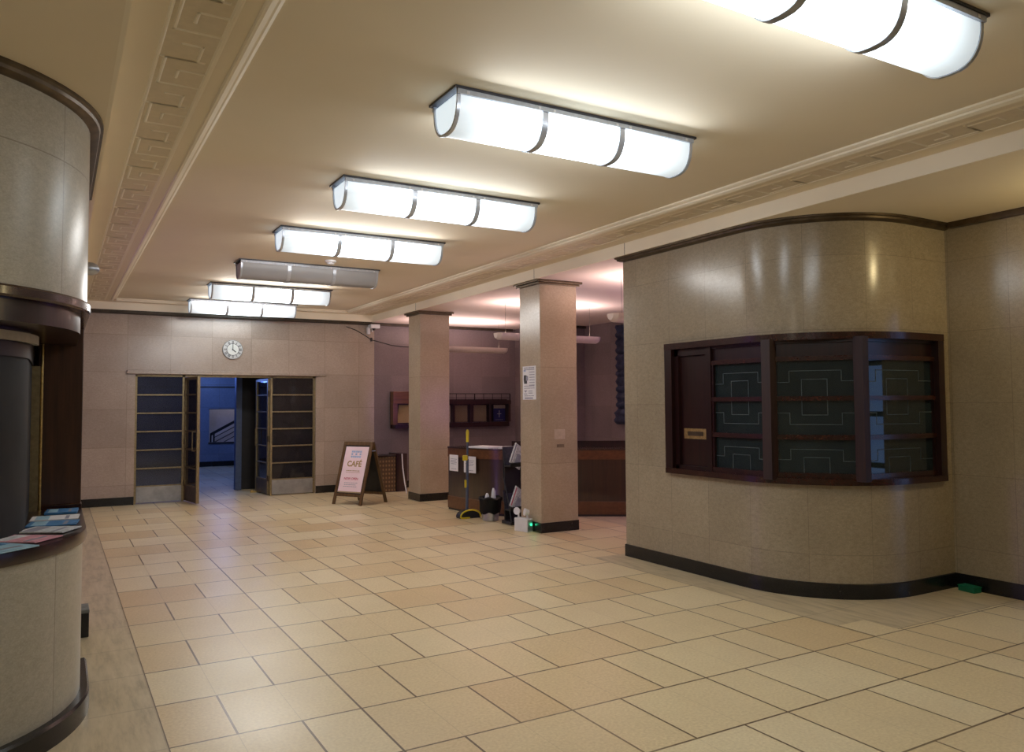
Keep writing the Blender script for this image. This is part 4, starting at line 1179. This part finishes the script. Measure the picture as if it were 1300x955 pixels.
# ------------------------------------------------------------------ curtain in the recess, green box
mb = MB(); v = []; f = []; nz = 44; nu = 14
for i in range(nz + 1):
    z = 1.20 + (3.05 - 1.20) * i / nz; puff = abs(math.sin(PI * (z - 1.2) / .145)); wb = .36 + (.06 if z < 1.42 else 0)
    for j in range(nu + 1):
        y = 11.85 - wb - (wb * 2 + .2) * 0 + (wb * 2) * j / nu - .45
        x = 9.18 - .08 - .07 * puff - .02 * math.sin(j * 2.1); v.append((x, y, z))
f = [(i * (nu + 1) + j, i * (nu + 1) + j + 1, (i + 1) * (nu + 1) + j + 1, (i + 1) * (nu + 1) + j) for i in range(nz) for j in range(nu)]
mb.mesh(v, f, M_curtain); tag(mb.build('gathered_blind', smooth=60), 'dark navy gathered blind hanging on the recess wall behind the booth', 'blind')
t = thing('bait_box', 'small flat green plastic box on the floor in the right-hand corner', 'box', (6.66, 3.86, 0), math.radians(-8))
mb = MB(); mb.box(-.045, .045, -.075, .075, 0, .042, M_green); mb.build('body', t, bevel=.006)
mb = MB(); mb.box(-.048, .048, -.078, .078, .042, .05, M_green); mb.build('lid', t, bevel=.003)

# ------------------------------------------------------------------ lamps
HALL = 9
def area(name, loc_, rot, sx, sy, e, col):
    ld = bpy.data.lights.new(name, 'AREA'); ld.shape = 'RECTANGLE'; ld.size = sx; ld.size_y = sy; ld.energy = e; ld.color = col
    o = bpy.data.objects.new(name, ld); COL.objects.link(o); o.location = loc_; o.rotation_euler = rot; return o
def point(name, loc_, e, col, r=.12):
    ld = bpy.data.lights.new(name, 'POINT'); ld.energy = e; ld.color = col; ld.shadow_soft_size = r
    o = bpy.data.objects.new(name, ld); COL.objects.link(o); o.location = loc_; return o
for y in (2.04, 3.875, 5.76, 7.63, 11.53, 13.46):
    for sg in ((-1,) if y > 13 else (-1, 1)):
        area('fixture_tubes', (LX + .83, y + sg * .195, 3.185), (sg * math.radians(54), 0, 0), 1.5, .12, HALL * {7.63: 1.4, 11.53: 1.9, 13.46: 1.5}.get(y, 1.0), (.92, .96, 1.0) if y < 7 else (1.0, .95, .90))
point('alcove_lamp', (6.25, 2.3, 2.95), 22, (1.0, .80, .42), .1)
point('left_alcove_lamp', (-.7, 2.3, 2.9), 8, (1.0, .9, .75), .1)
point('corridor_lamp', (2.0, 17.6, 2.3), 50, (.13, .26, 1.0), .2)
point('corridor_far_lamp', (3.6, 20.4, 2.3), 22, (.22, .38, 1.0), .2)
point('stairwell_lamp', (4.3, 22.5, 2.2), 7, (.85, .80, 1.0), .1)
area('violet_streak_fill', (-2.95, 9.05, 1.5), (0, -PI / 2, 0), 2.0, .16, 20, (.42, .22, 1.0))  # unseen light added for the violet streak on the desk front
point('recess_violet_fill', (7.6, 7.7, 1.5), 20, (.50, .26, 1.0), .5)  # unseen light added to tint the floor and desk violet

w = bpy.data.worlds.new('sky'); scene.world = w; w.use_nodes = True
bg = w.node_tree.nodes['Background']; bg.inputs[0].default_value = (.42, .62, 1.0, 1); bg.inputs[1].default_value = .95

# ------------------------------------------------------------------ camera
cd = bpy.data.cameras.new('camera'); cam = bpy.data.objects.new('camera', cd); COL.objects.link(cam); scene.camera = cam
FPX = 999.03; RX, RY, RZ = -4.70281351e-02, -5.25381199e-01, -6.36436213e-03
cd.sensor_fit = 'HORIZONTAL'; cd.sensor_width = 36; cd.lens = FPX / 1300 * 36
cd.shift_y = (465.35 - 477.5) / 1300
Rz = Matrix(((math.cos(RZ), -math.sin(RZ), 0), (math.sin(RZ), math.cos(RZ), 0), (0, 0, 1)))
Ry = Matrix(((math.cos(RY), 0, math.sin(RY)), (0, 1, 0), (-math.sin(RY), 0, math.cos(RY))))
Rx = Matrix(((1, 0, 0), (0, math.cos(RX), -math.sin(RX)), (0, math.sin(RX), math.cos(RX))))
Mw = Matrix(((1, 0, 0), (0, 0, -1), (0, 1, 0)))
R = Matrix(((1, 0, 0), (0, -1, 0), (0, 0, -1))) @ (Rz @ Rx @ Ry) @ Mw
cam.matrix_world = Matrix.Translation((0, 0, 1.6)) @ R.transposed().to_4x4()
cd.clip_start = .05

scene.view_settings.view_transform = 'Standard'
scene.view_settings.look = 'None'
scene.view_settings.exposure = 0.0
scene.cycles.use_denoising = True
scene.cycles.denoising_prefilter = 'NONE'
scene.cycles.max_bounces = 10
scene.cycles.diffuse_bounces = 6
scene.cycles.transparent_max_bounces = 12
scene.cycles.sample_clamp_indirect = 6
